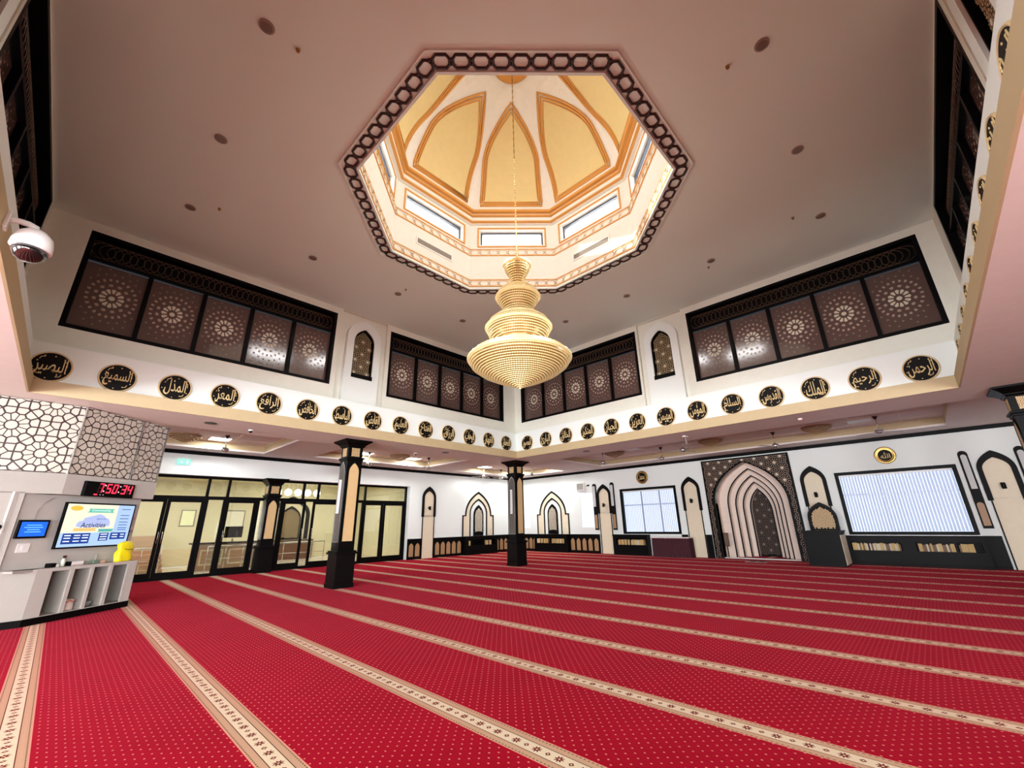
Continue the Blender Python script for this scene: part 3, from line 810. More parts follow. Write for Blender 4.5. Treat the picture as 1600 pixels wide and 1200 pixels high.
# ------------------------------------------------------------------ columns
def neck_star(w_, zc, face):
    g = MB(); girih(g, rect(-w_, w_, zc-w_, zc+w_), w_*.62, -.004, 0, .82, (0, zc), 0, 0, .95, clip=True); return g
def make_column(label, cat, loc, ztop, kn, group):
    """kn: (plinth top, panel top, ring z, neck top)"""
    zp, zt_, zr, zn = kn
    t = thing('column', label, cat, loc, 0, group)
    MB().box(-.29, .29, -.29, .29, 0, .12).box(-.275, .275, -.275, .275, .12, zp).build('base', DWOOD, t, bevel=.008)
    MB().box(-.32, .32, -.32, .32, zp, zp+.05).box(-.29, .29, -.29, .29, zp+.05, zp+.09).build('base_moulding', DWOOD, t, bevel=.01)
    MB().box(-.23, .23, -.23, .23, zp+.09, zr).build('shaft', BLACK, t)
    MB().box(-.28, .28, -.28, .28, zr, zr+.05).box(-.255, .255, -.255, .255, zr-.05, zr).build('neck_moulding', BLACK, t, bevel=.01)
    MB().box(-.225, .225, -.225, .225, zr+.05, zn).build('neck', BLACK, t)
    mb = MB(); prof = [(.24, zn), (.27, zn+.03), (.27, zn+.05), (.34, zn+(ztop-zn)*.55), (.42, zn+(ztop-zn)*.8), (.42, ztop)]
    rg = [[mb.bm.verts.new((sx*r, sy*r, z)) for sx, sy in ((-1, -1), (1, -1), (1, 1), (-1, 1))] for r, z in prof]
    for a_, b_ in zip(rg, rg[1:]):
        for i in range(4): mb._f([a_[i], a_[(i+1) % 4], b_[(i+1) % 4], b_[i]])
    mb._f(rg[0][::-1]); mb._f(rg[-1]); mb.build('capital', BLACK, t)
    zc = (zr+.05+zn)/2; hw = min(.14, (zn-zr-.05)/2-.03)
    for i in range(4):
        rot = i*PI/2; ca, sa = math.cos(rot), math.sin(rot); f = lambda d: (sa*d, -ca*d, 0)
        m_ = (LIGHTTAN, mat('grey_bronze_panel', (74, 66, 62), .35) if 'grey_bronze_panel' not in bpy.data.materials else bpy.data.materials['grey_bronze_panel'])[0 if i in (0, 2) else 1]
        if i in (0, 2) or True:
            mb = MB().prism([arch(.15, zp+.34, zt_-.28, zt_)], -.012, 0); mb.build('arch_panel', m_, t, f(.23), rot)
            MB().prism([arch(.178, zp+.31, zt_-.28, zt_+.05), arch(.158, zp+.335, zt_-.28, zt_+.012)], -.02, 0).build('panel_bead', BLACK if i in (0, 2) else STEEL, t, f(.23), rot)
        o = MB().box(-hw, hw, -.004, 0, zc-hw, zc+hw).build('neck_panel', BLACK, t, f(.225), rot)
        neck_star(hw, zc, i).build('star_lattice', LIGHTTAN, o, (0, -.004, 0))
    return t
K = (.86, 3.38, 3.5, 3.86)
cl = 'black column with tan pointed panel and stepped base, '
c1 = make_column(cl+'left of centre standing on the carpet', 'column', (5.74, 12.27, 0), ZB, K, 'columns under the gallery beam')
c2 = make_column(cl+'under the far corner below the chandelier', 'column', (12.92, 12.24, 0), ZB, K, 'columns under the gallery beam')
c3 = dup(c1, (13.12, -1.9, 0), 0, 'dark column whose capital and star panel cut in at the right edge of the picture')
c4 = make_column('shorter black column with cream panel standing between the glass doors', 'column', (5.68, 18.80, 0), GZ, (.86, 2.62, 2.78, 3.22), None)
# slim loudspeakers on the columns' sides facing the photographer
def col_speaker(loc, rot, label):
    t = thing('column_speaker', label, 'speaker', loc, rot, 'slim white loudspeakers on the columns')
    MB().box(-.045, .045, -.07, -.012, 0, .95).build('cabinet', PLASTW, t, bevel=.01)
    MB().box(-.035, .035, -.074, -.07, .04, .91).build('grille', SPK, t)
    MB().box(-.02, .02, -.012, .0, .3, .6).build('bracket', STEEL, t)
col_speaker((5.51, 12.27, 1.95), RC+PI, 'slim white loudspeaker on the left face of the column left of centre')
col_speaker((12.69, 12.24, 1.95), RC+PI, 'slim white loudspeaker on the left face of the far corner column')
# ------------------------------------------------------------------ glazed door wall and lobby behind it
GY = YA+.30
tm = struct(MB().box(GX0, GX1, GY-.05, GY+.05, 3.36, GZ).build('trim_5', BLACK))
MB().box(GX0, GX1, GY-.05, GY+.05, 2.62, 2.74).build('transom', BLACK, tm)
MB().box(GX0, GX1, GY-.05, GY+.05, 0, .10).build('threshold', BLACK, tm)
for x in (-5.95, -4, -2, -.2, 1.3, 3.55, 4.2, 6.95, 7.57, 9.75, 11.95):
    MB().box(x-.045, x+.045, GY-.05, GY+.05, 2.74, 3.36).build('mullion', BLACK, tm)
for x in (-5.95, -4, -2, -.2, 1.3, 3.58, 4.15, 5.28, 6.15, 8.6, 9.68, 11.95):
    MB().box(x-.05, x+.05, GY-.05, GY+.05, .1, 2.62).build('mullion', BLACK, tm)
MB().box(GX0, GX1, GY-.006, GY+.006, 2.74, 3.36).build('transom_glass', GLASS, tm)
DN = [0]
def leaf(x0, x1, hs, hand=True):
    DN[0] += 1; d = sempty('door_%d' % DN[0], ((x0+x1)/2, GY, 0)); hw = (x1-x0)/2
    MB().prism([rect(-hw, hw, .1, 2.62), rect(-hw+.10, hw-.10, .24, 2.52)], -.03, .03).build('door_frame', BLACK, d)
    MB().box(-hw+.10, hw-.10, -.005, .005, .24, 2.52).build('door_glass', GLASS, d)
    if hand:
        x = hs*(hw-.05)
        MB().tube([(x, -.03, 1.15), (x, -.10, 1.18), (x, -.11, 1.35), (x, -.10, 1.52), (x, -.03, 1.55)], .014, 6).build('door_handle', CHROME, d, smooth=True)
leaf(1.35, 2.44, 1); leaf(2.45, 3.53, -1); leaf(4.2, 5.23, -1); leaf(6.2, 7.1, 1); leaf(7.4, 8.55, -1); leaf(9.73, 10.72, -1, False); leaf(10.75, 11.9, -1, False)
fx = MB()
for a, b in ((-5.9, -4.05), (-3.95, -2.05), (-1.95, -.25), (-.15, 1.25), (3.63, 4.1), (5.33, 6.1), (7.1, 7.4), (8.65, 9.63)): fx.box(a, b, GY-.005, GY+.005, .1, 2.62)
fx.build('sidelight_glass', GLASS, tm)
# lobby shell
LY = 25.0
mb = MB(); mb.box(GX0-.3, GX1+1.5, YA+.33, LY, -.2, -.005); L_ = struct(mb.build('floor_lobby', LOBT))
mb = MB(); mb.prism([rect(GX0-.3, GX1+1.5, 0, 3.8)], LY, LY+.2); struct(mb.build('wall_lobby', LOBW))
struct(MB().box(GX0-.3, GX0, YA+.33, LY, 0, 3.8).build('wall_lobby_left', LOBW)); struct(MB().box(GX1+.4, GX1+.7, YA+.33, LY, 0, 3.8).build('wall_lobby_right', LOBW))
struct(MB().box(GX0-.3, GX1+1.5, YA+.33, LY+.2, 3.8, 3.9).build('ceiling_lobby', LOBW))
area('lobby_light', (2, 22, 3.75), (0, 0, -1), 7, 3, 105, (1, .95, .84)); area('lobby_light', (9, 22, 3.75), (0, 0, -1), 4, 3, 75, (1, .96, .9))
mb = MB()
for i in range(8): mb.box(-1.2, 3.1, 21.6+i*.3, 24.4, i*.17, (i+1)*.17)
tag(mb.build('staircase', STAIR), 'stone staircase seen through the glass doors on the left', 'stairs')
d = thing('reception_desk', 'reception desk with black top seen through the glass doors', 'desk', (5.1, 22.0, 0))
MB().box(-1.1, 1.1, -.35, .35, 0, 1.0).build('desk_body', STAIR, d); MB().box(-1.2, 1.2, -.42, .42, 1.0, 1.06).build('desk_top', BLACK, d)
MB().prism([rect(-.9, -.1, .2, .8), rect(-.84, -.16, .26, .74)], -.37, -.35).prism([rect(.1, .9, .2, .8), rect(.16, .84, .26, .74)], -.37, -.35).build('desk_panel_frame', LOBW, d)
m_ = thing('monitor', 'black monitor standing on the reception desk', 'monitor', (5.35, 22.05, 1.065)); MB().box(-.34, .34, -.02, .02, .16, .62).build('screen', BLACK, m_); MB().box(-.03, .03, -.03, .03, 0, .12).box(-.12, .12, -.08, .08, 0, .012).build('stand', STEEL, m_)
for x, z, w_, h_, c_, s_ in ((4.1, 2.1, .28, .36, (236, 240, 200), 'pale green'), (6.0, 1.9, .42, .55, (228, 224, 208), 'white')):
    t = thing('poster', s_+' poster on the lobby wall seen through the glass doors', 'poster', (x, LY-.002, z))
    MB().prism([rect(-w_, w_, -h_, h_), rect(-w_+.03, w_-.03, -h_+.03, h_-.03)], -.03, 0).build('frame', STEEL, t); MB().box(-w_+.03, w_-.03, -.015, 0, -h_+.03, h_-.03).build('sheet', mat('poster_'+s_.split()[-1], c_, .6), t)
def railing(x0, x1, y, label):
    t = thing('railing', label, 'railing', ((x0+x1)/2, y, 0), 0, 'steel railings in the lobby'); h = (x1-x0)/2
    MB().tube([(-h, 0, .95), (h, 0, .95)], .025, 8).build('handrail', CHROME, t, smooth=True)
    n = int((x1-x0)/.7)+1
    for i in range(n+1): MB().tube([(-h+i*2*h/n, 0, 0), (-h+i*2*h/n, 0, .95)], .02, 6).build('post', CHROME, t, smooth=True)
    MB().tube([(-h, 0, .5), (h, 0, .5)], .012, 6).build('rail', CHROME, t, smooth=True)
railing(4.2, 6.0, 20.4, 'low steel railing in front of the reception desk'); railing(6.6, 9.0, 21.2, 'low steel railing in the lobby right of the short black column')
railing(.1, 2.9, 21.3, 'low steel railing at the foot of the stone stairs')
t = thing('reflected_arch', 'dark arch built beyond the doors to imitate a reflection in the glass', 'screen', (8.6, LY-.03, 0))  # stands in for the hall's arch reflected in the door glass
MB().prism([arch(1.0, 1.0, 2.2, 3.2), arch(.8, 1.0, 2.2, 3.0)], -.04, 0).build('outer_arch', BLACK, t)
MB().prism([arch(.55, 1.0, 2.0, 2.7)], -.02, 0).build('panel', BLACK, t)
g = MB(); girih(g, arch(.5, 1.05, 2.0, 2.6), .16, -.03, -.02, .75); g.build('star_lattice', TILEG, t)
MB().box(-1.3, 1.3, -.15, 0, 0, .98).build('dado', TILED, t)
gl = MB().ball((0, 0, 0), .17, 10).mesh('globe', emi('globe_light', (255, 244, 222), 3), smooth=True)
for i in range(5):
    t = thing('globe_lamp', 'glowing white globe lamp in the lobby, %s from the left of the row of five' % ORD[i], 'lamp', (7.3+i*.48, 23.4, 3.3), 0, 'globe lamps in the lobby')
    add('globe', gl, t); MB().tube([(0, 0, .16), (0, 0, .5)], .01, 5).build('rod', STEEL, t)
# exit sign above the doors
t = thing('exit_sign', 'small white and teal exit sign above the glass doors', 'sign', (2.6, YA-.02, 3.78))
MB().box(-.2, .2, -.03, 0, 0, .2).build('sign_panel', emi('teal_sign', (150, 226, 214), .45), t)
mb = MB(); mb.prism([[(-.13, .07), (-.06, .07), (-.06, .045), (-.015, .095), (-.06, .145), (-.06, .12), (-.13, .12)]], -.036, -.031)
mb.build('arrow', PLASTW, t); mb = MB(); mb.prism([circle(.02, 10, (.10, .155))], -.036, -.031)
mb.prism([[(.05, .13), (.11, .135), (.13, .10), (.15, .105), (.14, .125), (.155, .13), (.165, .09), (.13, .08), (.12, .06), (.15, .03), (.135, .02), (.10, .055), (.06, .04), (.055, .055), (.085, .07), (.09, .11), (.06, .11)]], -.036, -.031)
mb.build('running_figure', PLASTW, t); MB().box(-.16, -.14, -.02, -.01, .2, .28).box(.14, .16, -.02, -.01, .2, .28).build('bracket', PLASTW, t)

# ------------------------------------------------------------------ wainscot, niches, arches
def wall_pt(wl, s, off=0.0):
    """s = world x on the door wall, world y on the qibla wall"""
    off += .002
    return ((s, YA-off, 0), RA) if wl == 'A' else ((XB-off, s, 0), RB)
pan_m = MB().prism([arch(.125, .13, .56, .74)], -.012, 0).mesh('arched_panel', TAN)
TN = [5]
def dado(wl, s0, s1, panels):
    TN[0] += 1; c = (s0+s1)/2; loc, rot = wall_pt(wl, c); hw = abs(s1-s0)/2
    o = MB().box(-hw, hw, -.06, 0, 0, .92).build('trim_%d' % TN[0], BLACK, None, loc, rot); struct(o)
    MB().box(-hw, hw, -.085, -.0, .9, .945).build('dado_rail', BLACK, o); MB().box(-hw, hw, -.075, -.06, 0, .1).build('skirting', DWOOD, o)
    for p in panels:
        lx = (p-c) if wl == 'A' else -(p-c); add('arched_panel', pan_m, o, (lx, -.06, 0))
dado('A', 12.0, 12.78, (12.2, 12.56)); dado('A', 13.56, 15.42, (13.76, 14.12, 14.48, 14.84, 15.2)); dado('A', 17.82, 20.0, (18.05, 18.41, 18.77, 19.13))
dado('B', 18.75, 17.2, (18.4, 18.05, 17.7, 17.38)); dado('B', 14.78, 12.86, (14.6, 14.22, 13.84, 13.46, 13.08)); dado('B', 11.99, 11.9, ()); dado('B', 8.45, 8.18, ()); dado('B', 7.38, 7.13, ()); dado('B', 3.62, 3.40, ()); dado('B', -1.0, -1.38, ()); dado('B', -2.2, -9, (-2.5, -2.86, -3.22, -3.58, -3.94, -4.3, -4.66, -5.02, -5.4, -5.8, -6.2))

def tall_niche(wl, s, label, lamp=True):
    loc, rot = wall_pt(wl, s)
    t = thing('tall_niche', label, 'wall niche', loc, rot, 'tall pointed wall niches')
    MB().prism([arch(.335, .08, 2.95, 3.30)], -.02, -.0).build('back_panel', CREAM, t)
    MB().prism([arch(.42, 2.05, 2.92, 3.50), arch(.30, 2.05, 2.92, 3.28)], -.07, -.0).build('pointed_frame', DWOOD, t, bevel=.012)
    MB().prism([rect(-.365, -.335, .0, 2.05)], -.05, 0).prism([rect(.335, .365, .0, 2.05)], -.05, 0).prism([rect(-.42, -.30, 1.98, 2.07)], -.06, 0).prism([rect(.30, .42, 1.98, 2.07)], -.06, 0).build('side_bead', DWOOD, t)
    MB().box(-.335, .335, -.03, -.0, 0, .08).build('plinth', CREAM, t)
    if lamp:
        s_ = thing('wall_sconce', 'small black wall lamp in the '+label.replace('tall pointed ', ''), 'wall lamp', (loc[0]-(.02 if wl == 'B' else 0), loc[1]-(.02 if wl == 'A' else 0), 2.42), rot, 'wall lamps in the niches')
        MB().lathey([(.05, 0), (.05, -.02), (.02, -.03)], 16).build('wall_plate', BLACK, s_)
        MB().lathe([(.045, -.11), (.055, -.08), (.055, .06), (.045, .08)], 14, (0, -.11)).build('lamp_body', BLACK, s_)
        MB().tube([(0, -.02, 0), (0, -.07, 0)], .014, 6).build('arm', BLACK, s_)
tall_niche('A', 13.17, 'tall pointed cream niche on the left-hand wall beside the doors')
tall_niche('B', 12.42, 'tall pointed cream niche left of the smaller blind-covered window')
tall_niche('B', 7.77, 'tall pointed cream niche just left of the star-covered mihrab panel')
tall_niche('B', 3.0, 'tall pointed dark niche just right of the mihrab, above the pulpit')
tall_niche('B', -1.80, 'tall pointed cream niche right of the larger blind-covered window')

def lattice_arch(wl, s, label):
    loc, rot = wall_pt(wl, s); t = thing('ornamental_arch', label, 'wall arch', loc, rot, 'ornamental arches with lattice centres')
    def kn(w0, w1, z0, zk, za): 
        a = arch(w1, z0, zk, za); return [(-w0, z0), (w0, z0), (w0, zk), (w1, zk)]+a[3:-1]+[(-w1, zk), (-w0, zk)]
    MB().prism([kn(1.18, .98, .95, 2.06, 3.36), kn(1.12, .92, .95, 2.00, 3.26)], -.05, 0).build('outer_moulding', DWOOD, t)
    MB().prism([kn(1.12, .92, .95, 2.00, 3.26), arch(.62, .95, 2.15, 2.92)], -.015, 0).build('cream_field', CREAM, t)
    MB().prism([arch(.66, .95, 2.15, 2.97), arch(.60, .95, 2.15, 2.88)], -.045, 0).build('middle_moulding', DWOOD, t)
    MB().prism([arch(.37, .95, 2.05, 2.62)], -.04, 0).build('inner_board', BLACK, t)
    g = MB(); girih(g, arch(.29, 1.15, 2.03, 2.5), .15, -.052, -.04, .74, (0, 1.9), 0, 0, .95); g.build('star_lattice', STARL, t)
lattice_arch('A', 16.62, 'pointed cream wall arch with lattice centre on the left-hand wall near the corner')
lattice_arch('B', 15.98, 'pointed cream wall arch with lattice centre on the right-hand wall near the corner')

book_ms = [MB().box(-.022, .022, 0, .17, 0, h).mesh('book', m_) for h, m_ in ((.235, BOOKY), (.22, BOOKW), (.24, BOOKY), (.205, mat('brown_book_spines', (110, 82, 52), .6)))]
def console(wl, s, hw, label, slots, fill, blabel, grp):
    loc, rot = wall_pt(wl, s); t = thing('bookcase', label, 'bookcase', loc, rot, 'low black bookcases along the walls')
    z0, z1 = .47, .76
    MB().box(-hw, hw, -.34, -.05, 0, z0).build('lower_panel', BLACK, t); MB().box(-hw, hw, -.34, -.05, z1, .899).build('upper_panel', BLACK, t)
    ed = [-hw]+[v for ab in slots for v in ab]+[hw]
    for a, b in zip(ed[::2], ed[1::2]): MB().box(a, b, -.34, -.05, z0, z1).build('divider', BLACK, t)
    MB().box(-hw-.02, hw+.02, -.37, -.02, .9, .945).build('top', DWOOD, t); MB().box(-hw, hw, -.05, 0, 0, .9).build('back', BLACK, t)
    MB().box(-hw, hw, -.352, -.34, 0, .1).build('skirting', DWOOD, t)
    ca, sa = math.cos(rot), math.sin(rot)
    for (a, b), (fa, fb) in zip(slots, fill):
        x = a+(b-a)*fa+.03
        while x < a+(b-a)*fb-.03:
            o = add('book', random.choice(book_ms), None, (loc[0]+ca*x+sa*.325, loc[1]+sa*x-ca*.325, z0+.002), rot)
            tag(o, blabel, 'book', grp); x += random.choice((.046, .048, .05, .09) if random.random() < .12 else (.046, .047, .049))
console('A', 16.63, 1.19, 'low black bookcase under the left-hand lattice arch', [(-1.0, 0.0), (.05, 1.0)], [(.05, .2), (.3, .75)], 'book in the low bookcase under the left-hand lattice arch', 'books under the left lattice arch')
console('B', 15.99, 1.19, 'low black bookcase under the right-hand lattice arch', [(-1.0, -.05), (.05, 1.0)], [(0, .95), (.05, 1.0)], 'tan book in the low bookcase under the right-hand lattice arch', 'books under the right lattice arch')
console('B', 10.97, .93, 'low black bookcase under the smaller blind-covered window', [(-.75, 0.0), (.05, .85)], [(.1, 1), (0, 1)], 'tan book in the bookcase under the smaller blind-covered window', 'books under the smaller window')
console('B', .70, 1.70, 'low black bookcase under the larger blind-covered window', [(-1.6, -.25), (.1, 1.0), (1.05, 1.6)], [(.02, 1), (.05, 1), (.05, .7)], 'book in the bookcase under the larger blind-covered window', 'books under the larger window')

# slim boards with loudspeaker strip beside the niches
def board(s, label):
    loc, rot = wall_pt('B', s); t = thing('speaker_board', label, 'wall speaker', loc, rot, 'tall slim speaker boards on the right-hand wall')
    hw = .115
    MB().prism([[(-hw, 1.16), (hw, 1.16)]+[(hw*math.cos(PI*i/10), 3.44+hw*math.sin(PI*i/10)) for i in range(11)]], -.05, 0).build('board', DWOOD, t, bevel=.01)
    MB().prism([[(-.07, 2.35), (.07, 2.35)]+[(.07*math.cos(PI*i/8), 3.36+.07*math.sin(PI*i/8)) for i in range(9)]], -.10, -.05).build('speaker_strip', SPK, t)
    MB().prism([[(-.08, 1.24), (.08, 1.24)]+[(.08*math.cos(PI*i/8), 1.86+.08*math.sin(PI*i/8)) for i in range(9)]], -.06, -.05).build('tan_panel', TAN, t)
board(12.98, 'slim speaker board on the left of the niche by the smaller window')
board(11.88, 'slim speaker board on the right of the niche by the smaller window')
board(-1.18, 'slim speaker board between the larger window and the rightmost niche')
board(-2.40, 'slim speaker board at the right edge of the picture')
def wplaque(s, z, r, txt, label):
    loc, rot = wall_pt('B', s); t = thing('brass_plaque', label, 'wall plaque', (loc[0], loc[1], z), rot, 'round brass plaques above the windows')
    MB().lathey([(r, 0), (r, -.03), (r*.93, -.05), (r*.8, -.035), (r*.66, -.03)], 40).build('rim', BRASS, t, smooth=True)
    MB().lathey([(r*.66, -.02), (r*.66, -.034)], 32).build('face', RBLACK, t)
    lettering(txt, GOLD, t, 0, -.034, 0, r*.9, r*.75, bold=.01, name='calligraphy')
wplaque(10.10, 3.67, .32, shape_ar('محمد'), 'round brass plaque on the wall above the smaller blind-covered window')
wplaque(.70, 3.645, .30, '\ufdf2', 'round brass plaque on the wall above the larger blind-covered window')
t = thing('wall_unit', 'small white wall-mounted box high up between the lattice arch and the smaller window', 'wall box', (XB, 13.85, 3.25), RB)
MB().prism([rect(-.26, .26, 0, .42), rect(-.22, .22, .04, .38)], -.12, 0).build('casing', PLASTW, t); MB().box(-.22, .22, -.1, 0, .04, .38).build('front', GREYW, t)
t = thing('wall_camera', 'tiny black camera on the wall beside the white box', 'camera', (XB, 13.35, 3.5), RB); MB().lathey([(.05, 0), (.05, -.04), (.03, -.06)], 14).build('body', BLACK, t); MB().tube([(0, -.05, 0), (-.04, -.14, -.03)], .03, 8).build('lens', BLACK, t)

# ------------------------------------------------------------------ mihrab
TILEP = mat('pinkish_lattice_tile', (188, 160, 136), .5)
t = thing('mihrab', 'tall star-covered panel with a deep stepped pointed recess in the right-hand wall', 'mihrab', (XB-.002, MY, 0), RB)
W2, T2 = 1.73, 4.12
a0 = arch(1.40, .06, 2.25, 3.92)
outline = [(-W2, .02), (-1.40, .02)]+list(reversed(a0[2:]))+[(1.40, .02), (W2, .02), (W2, T2), (-W2, T2)]
fa = arch(1.46, .02, 2.25, 4.0)
MB().prism([outline], -.07, 0).build('star_panel', BLACK, t)
reg = [(-W2+.05, .05), (-1.47, .05)]+[(p[0]*1.05, p[1]+.03) for p in reversed(a0[2:])]+[(1.47, .05), (W2-.05, .05), (W2-.05, T2-.04), (-W2+.05, T2-.04)]
g = MB(); girih(g, reg, .165, -.082, -.07, .42, (0, 4.0), 1, 0, 1.2); g.build('star_lattice', [TILEP, STARL], t)
MARB = mat('mihrab_stone', (226, 206, 190), .5)
st = [(1.40, 3.92, 2.25, 0), (1.05, 3.66, 2.12, .55), (.83, 3.38, 2.02, .85), (.62, 3.12, 1.94, 1.15), (.42, 2.84, 1.86, 1.45)]
mb = MB(); mb.box(-1.8, 1.8, 1.85, 1.95, 0, 4.3).box(-1.8, -1.7, .3, 1.9, 0, 4.3).box(1.7, 1.8, .3, 1.9, 0, 4.3).box(-1.8, 1.8, .3, 1.95, 4.3, 4.4)
panel_t = t; t = struct(mb.build('wall_recess', WHITE, None, (XB, MY, 0), RB))
for (w0, za0, zs0, d0), (w1, za1, zs1, d1) in zip(st, st[1:]):
    MB().prism([arch(w0+.02, .0, zs0, za0+.03), arch(w1, .0, zs1, za1)], d1, d1+.30).build('arch_step', MARB, t)
    MB().prism([arch(w1+.03, .0, zs1, za1+.035), arch(w1-.012, .0, zs1, za1-.012)], d1-.02, d1+.03).build('dark_bead', BLACK, t)
MB().prism([arch(1.46, .0, 2.25, 3.99), arch(1.40, .0, 2.25, 3.92)], 0, .56).build('outer_reveal', MARB, t)
MB().prism([arch(.5, 0, 1.9, 2.95)], 1.72, 1.8).build('inner_board', BLACK, t)
g = MB(); girih(g, arch(.44, .05, 1.86, 2.85), .165, 1.70, 1.72, .6, (0, 1.7), 1, 0, 1.0); g.build('inner_lattice', [TILED, mat('dim_star', (130, 118, 116), .5)], t)
MB().box(-1.7, 1.7, -.0, 1.9, -.03, .012).build('recess_floor', CARPET, t)
t = thing('framed_notice', 'small black frame leaning inside the left of the mihrab recess', 'frame', (XB+.12, MY+1.25, .02), RB); MB().prism([rect(-.1, .1, .45, 1.0), rect(-.085, .085, .465, .985)], -.02, 0).build('frame', BLACK, t); MB().box(-.085, .085, -.01, 0, .465, .985).build('picture', TILED, t); MB().box(-.02, .02, -.01, .01, 0, .45).box(-.09, .09, -.06, .06, 0, .02).build('stand', BLACK, t)
t = thing('floor_mat', 'small pale patterned mat lying on the carpet before the mihrab', 'mat', (19.0, 5.25, 0), RB)
MB().box(-.36, .36, -.28, .28, 0.001, .012).build('mat_body', GREYW, t); MB().box(-.28, -.03, -.2, .2, .012, .015).box(.05, .28, -.2, .2, .012, .015).build('mat_pattern', MAROON, t)

# pulpit right of the mihrab
t = thing('pulpit', 'black pulpit box with pointed lattice back, right of the mihrab', 'pulpit', (19.02, 2.92, 0), RB)
MB().box(-.52, .52, -.62, .60, 0, 1.08).build('body', BLACK, t); MB().box(-.55, .55, -.65, .62, 1.08, 1.13).build('top', DWOOD, t)
MB().box(.521, .535, -.55, .55, .05, 1.0).build('side_panel', CREAM, t)
MB().prism([arch(.45, 1.13, 1.55, 2.12), arch(.37, 1.17, 1.55, 2.0)], .45, .55).build('pointed_frame', BLACK, t)
MB().prism([arch(.37, 1.17, 1.55, 2.0)], .5, .52).build('back_board', DWOOD, t)
g = MB(); girih(g, arch(.36, 1.18, 1.55, 1.98), .12, .485, .5, .82); g.build('star_lattice', LIGHTTAN, t)
# skirted table
t = thing('skirted_table', 'table with white top and dark maroon pleated skirt, right of the smaller window', 'table', (19.62, 8.78, 0), RB)
mb = MB(); n = 90; pts = []
per = [(-.86, .22), (-.86, -.30), (.86, -.30), (.86, .22)]
tot = []; 
for (a, b), (c_, d_) in zip(per, per[1:]):
    L_ = math.hypot(c_-a, d_-b); k = int(L_/.03)
    for i in range(k):
        f = i/k; nx, ny = (d_-b)/L_, -(c_-a)/L_; o = .014*math.sin(i*PI*.5*1.0+.4)
        tot.append((a+(c_-a)*f-nx*o*0+ (nx*o), b+(d_-b)*f+ny*o))
tot.append(per[-1])
lo = [mb.bm.verts.new((x*1.01, y*1.02, .01)) for x, y in tot]; hi = [mb.bm.verts.new((x, y, .81)) for x, y in tot]
for i in range(len(tot)-1): mb._f([lo[i], lo[i+1], hi[i+1], hi[i]])
mb.build('pleated_skirt', MAROON, t, smooth=True)
MB().box(-.88, .88, -.32, .24, .81, .845).build('table_top', CLOTHW, t)
MB().box(-.8, .8, -.2, .2, 0, .8).build('table_body', MAROON, t)

# ------------------------------------------------------------------ gallery ceiling fittings
def fan():
    t = thing('ceiling_fan', '', 'ceiling fan', (0, 0, 0), 0, 'ceiling fans of the gallery')
    MB().lathe([(.075, 0), (.07, -.02), (.03, -.09), (.015, -.1)], 16).build('canopy', DARKFAN, t, smooth=True)
    MB().tube([(0, 0, -.08), (0, 0, -.42)], .013, 8).build('down_rod', CHROME, t, smooth=True)
    MB().lathe([(.03, -.40), (.07, -.42), (.11, -.46), (.115, -.51), (.09, -.55), (.04, -.57)], 20).build('motor', CHROME, t, smooth=True)
    bm_ = MB(); bm_.prismz([[(.10, -.03), (.2, -.05), (.62, -.07), (.66, -.03), (.66, .03), (.62, .07), (.2, .05), (.10, .03)]], -.505, -.495)
    me = bm_.mesh('blade', FANM)
    for k in range(3): add('blade', me, t, (0, 0, 0), 2*PI*k/3)
    return t
f0 = fan(); first = True
ZT = ZG+.28
fans = [(3.31, 16.48, 'first from the left, over the glass doors'), (8.58, 16.69, 'just right of the column left of centre'), (11.42, 16.4, 'over the tall niche on the left wall'), (15.9, 17.5, 'left of the far corner column'), (17.37, 17.6, 'behind the far corner, left of the column'), (17.35, 15.17, 'just right of the far corner column'),
 (16.39, 10.07, 'left of the smaller window'), (17.34, 7.75, 'over the skirted table'), (15.75, 6.17, 'nearest one left of the mihrab'), (17.53, 3.51, 'over the pulpit right of the mihrab'), (17.18, .57, 'over the larger window')]
for i, (x, y, s_) in enumerate(fans):
    o = f0 if i == 0 else copy_tree(f0); o.location = (x, y, ZT); o.rotation_euler = (0, 0, .3+i*.71); o['label'] = 'three-bladed ceiling fan '+s_
led_m = MB().box(-.29, .29, -.29, .29, -.012, -.008).mesh('diffuser', LED); ledf = MB().prismz([[(-.31, -.31), (.31, -.31), (.31, .31), (-.31, .31)], [(-.29, -.29), (.29, -.29), (.29, .29), (-.29, .29)]], -.014, 0).mesh('frame', PLASTW)
for i, (x, y, s_) in enumerate([(3.27, 17.3, 'above the exit sign'), (8.55, 17.1, 'just right of the column left of centre'), (11.0, 17.1, 'above the tall niche on the left wall'), (15.8, 17.3, 'left of the far corner column'), (18.3, 17.3, 'in the far corner'), (18.3, 15.0, 'right of the far corner column')]):
    t = thing('ceiling_light', 'bright square ceiling light '+s_, 'ceiling light', (x, y, ZT), 0, 'lit gallery ceiling lights'); add('frame', ledf, t); add('diffuser', led_m, t)
    area('led_glow', (x, y, ZT-.03), (0, 0, -1), .55, .55, 22, (.9, .95, 1))
for x, y, s_ in [(17.6, 1.0, 'behind the fan over the larger window'), (16.8, 8.8, 'left of the mihrab')]:
    t = thing('ceiling_light', 'unlit pale rectangular ceiling light '+s_, 'ceiling light', (x, y, ZT), 0, 'unlit gallery ceiling lights'); add('frame', ledf, t); MB().box(-.29, .29, -.29, .29, -.01, -.006).build('diffuser', PLASTW, t)
cp = MB().lathe([(.45, 0), (.45, -.03), (.40, -.05)], 32).mesh('gilt_plate', mat('dull_gilt', (150, 118, 84), .5))
CR2 = mat('flush_light_crystal', (176, 140, 96), .3, coat=.3)
cm_ = MB()
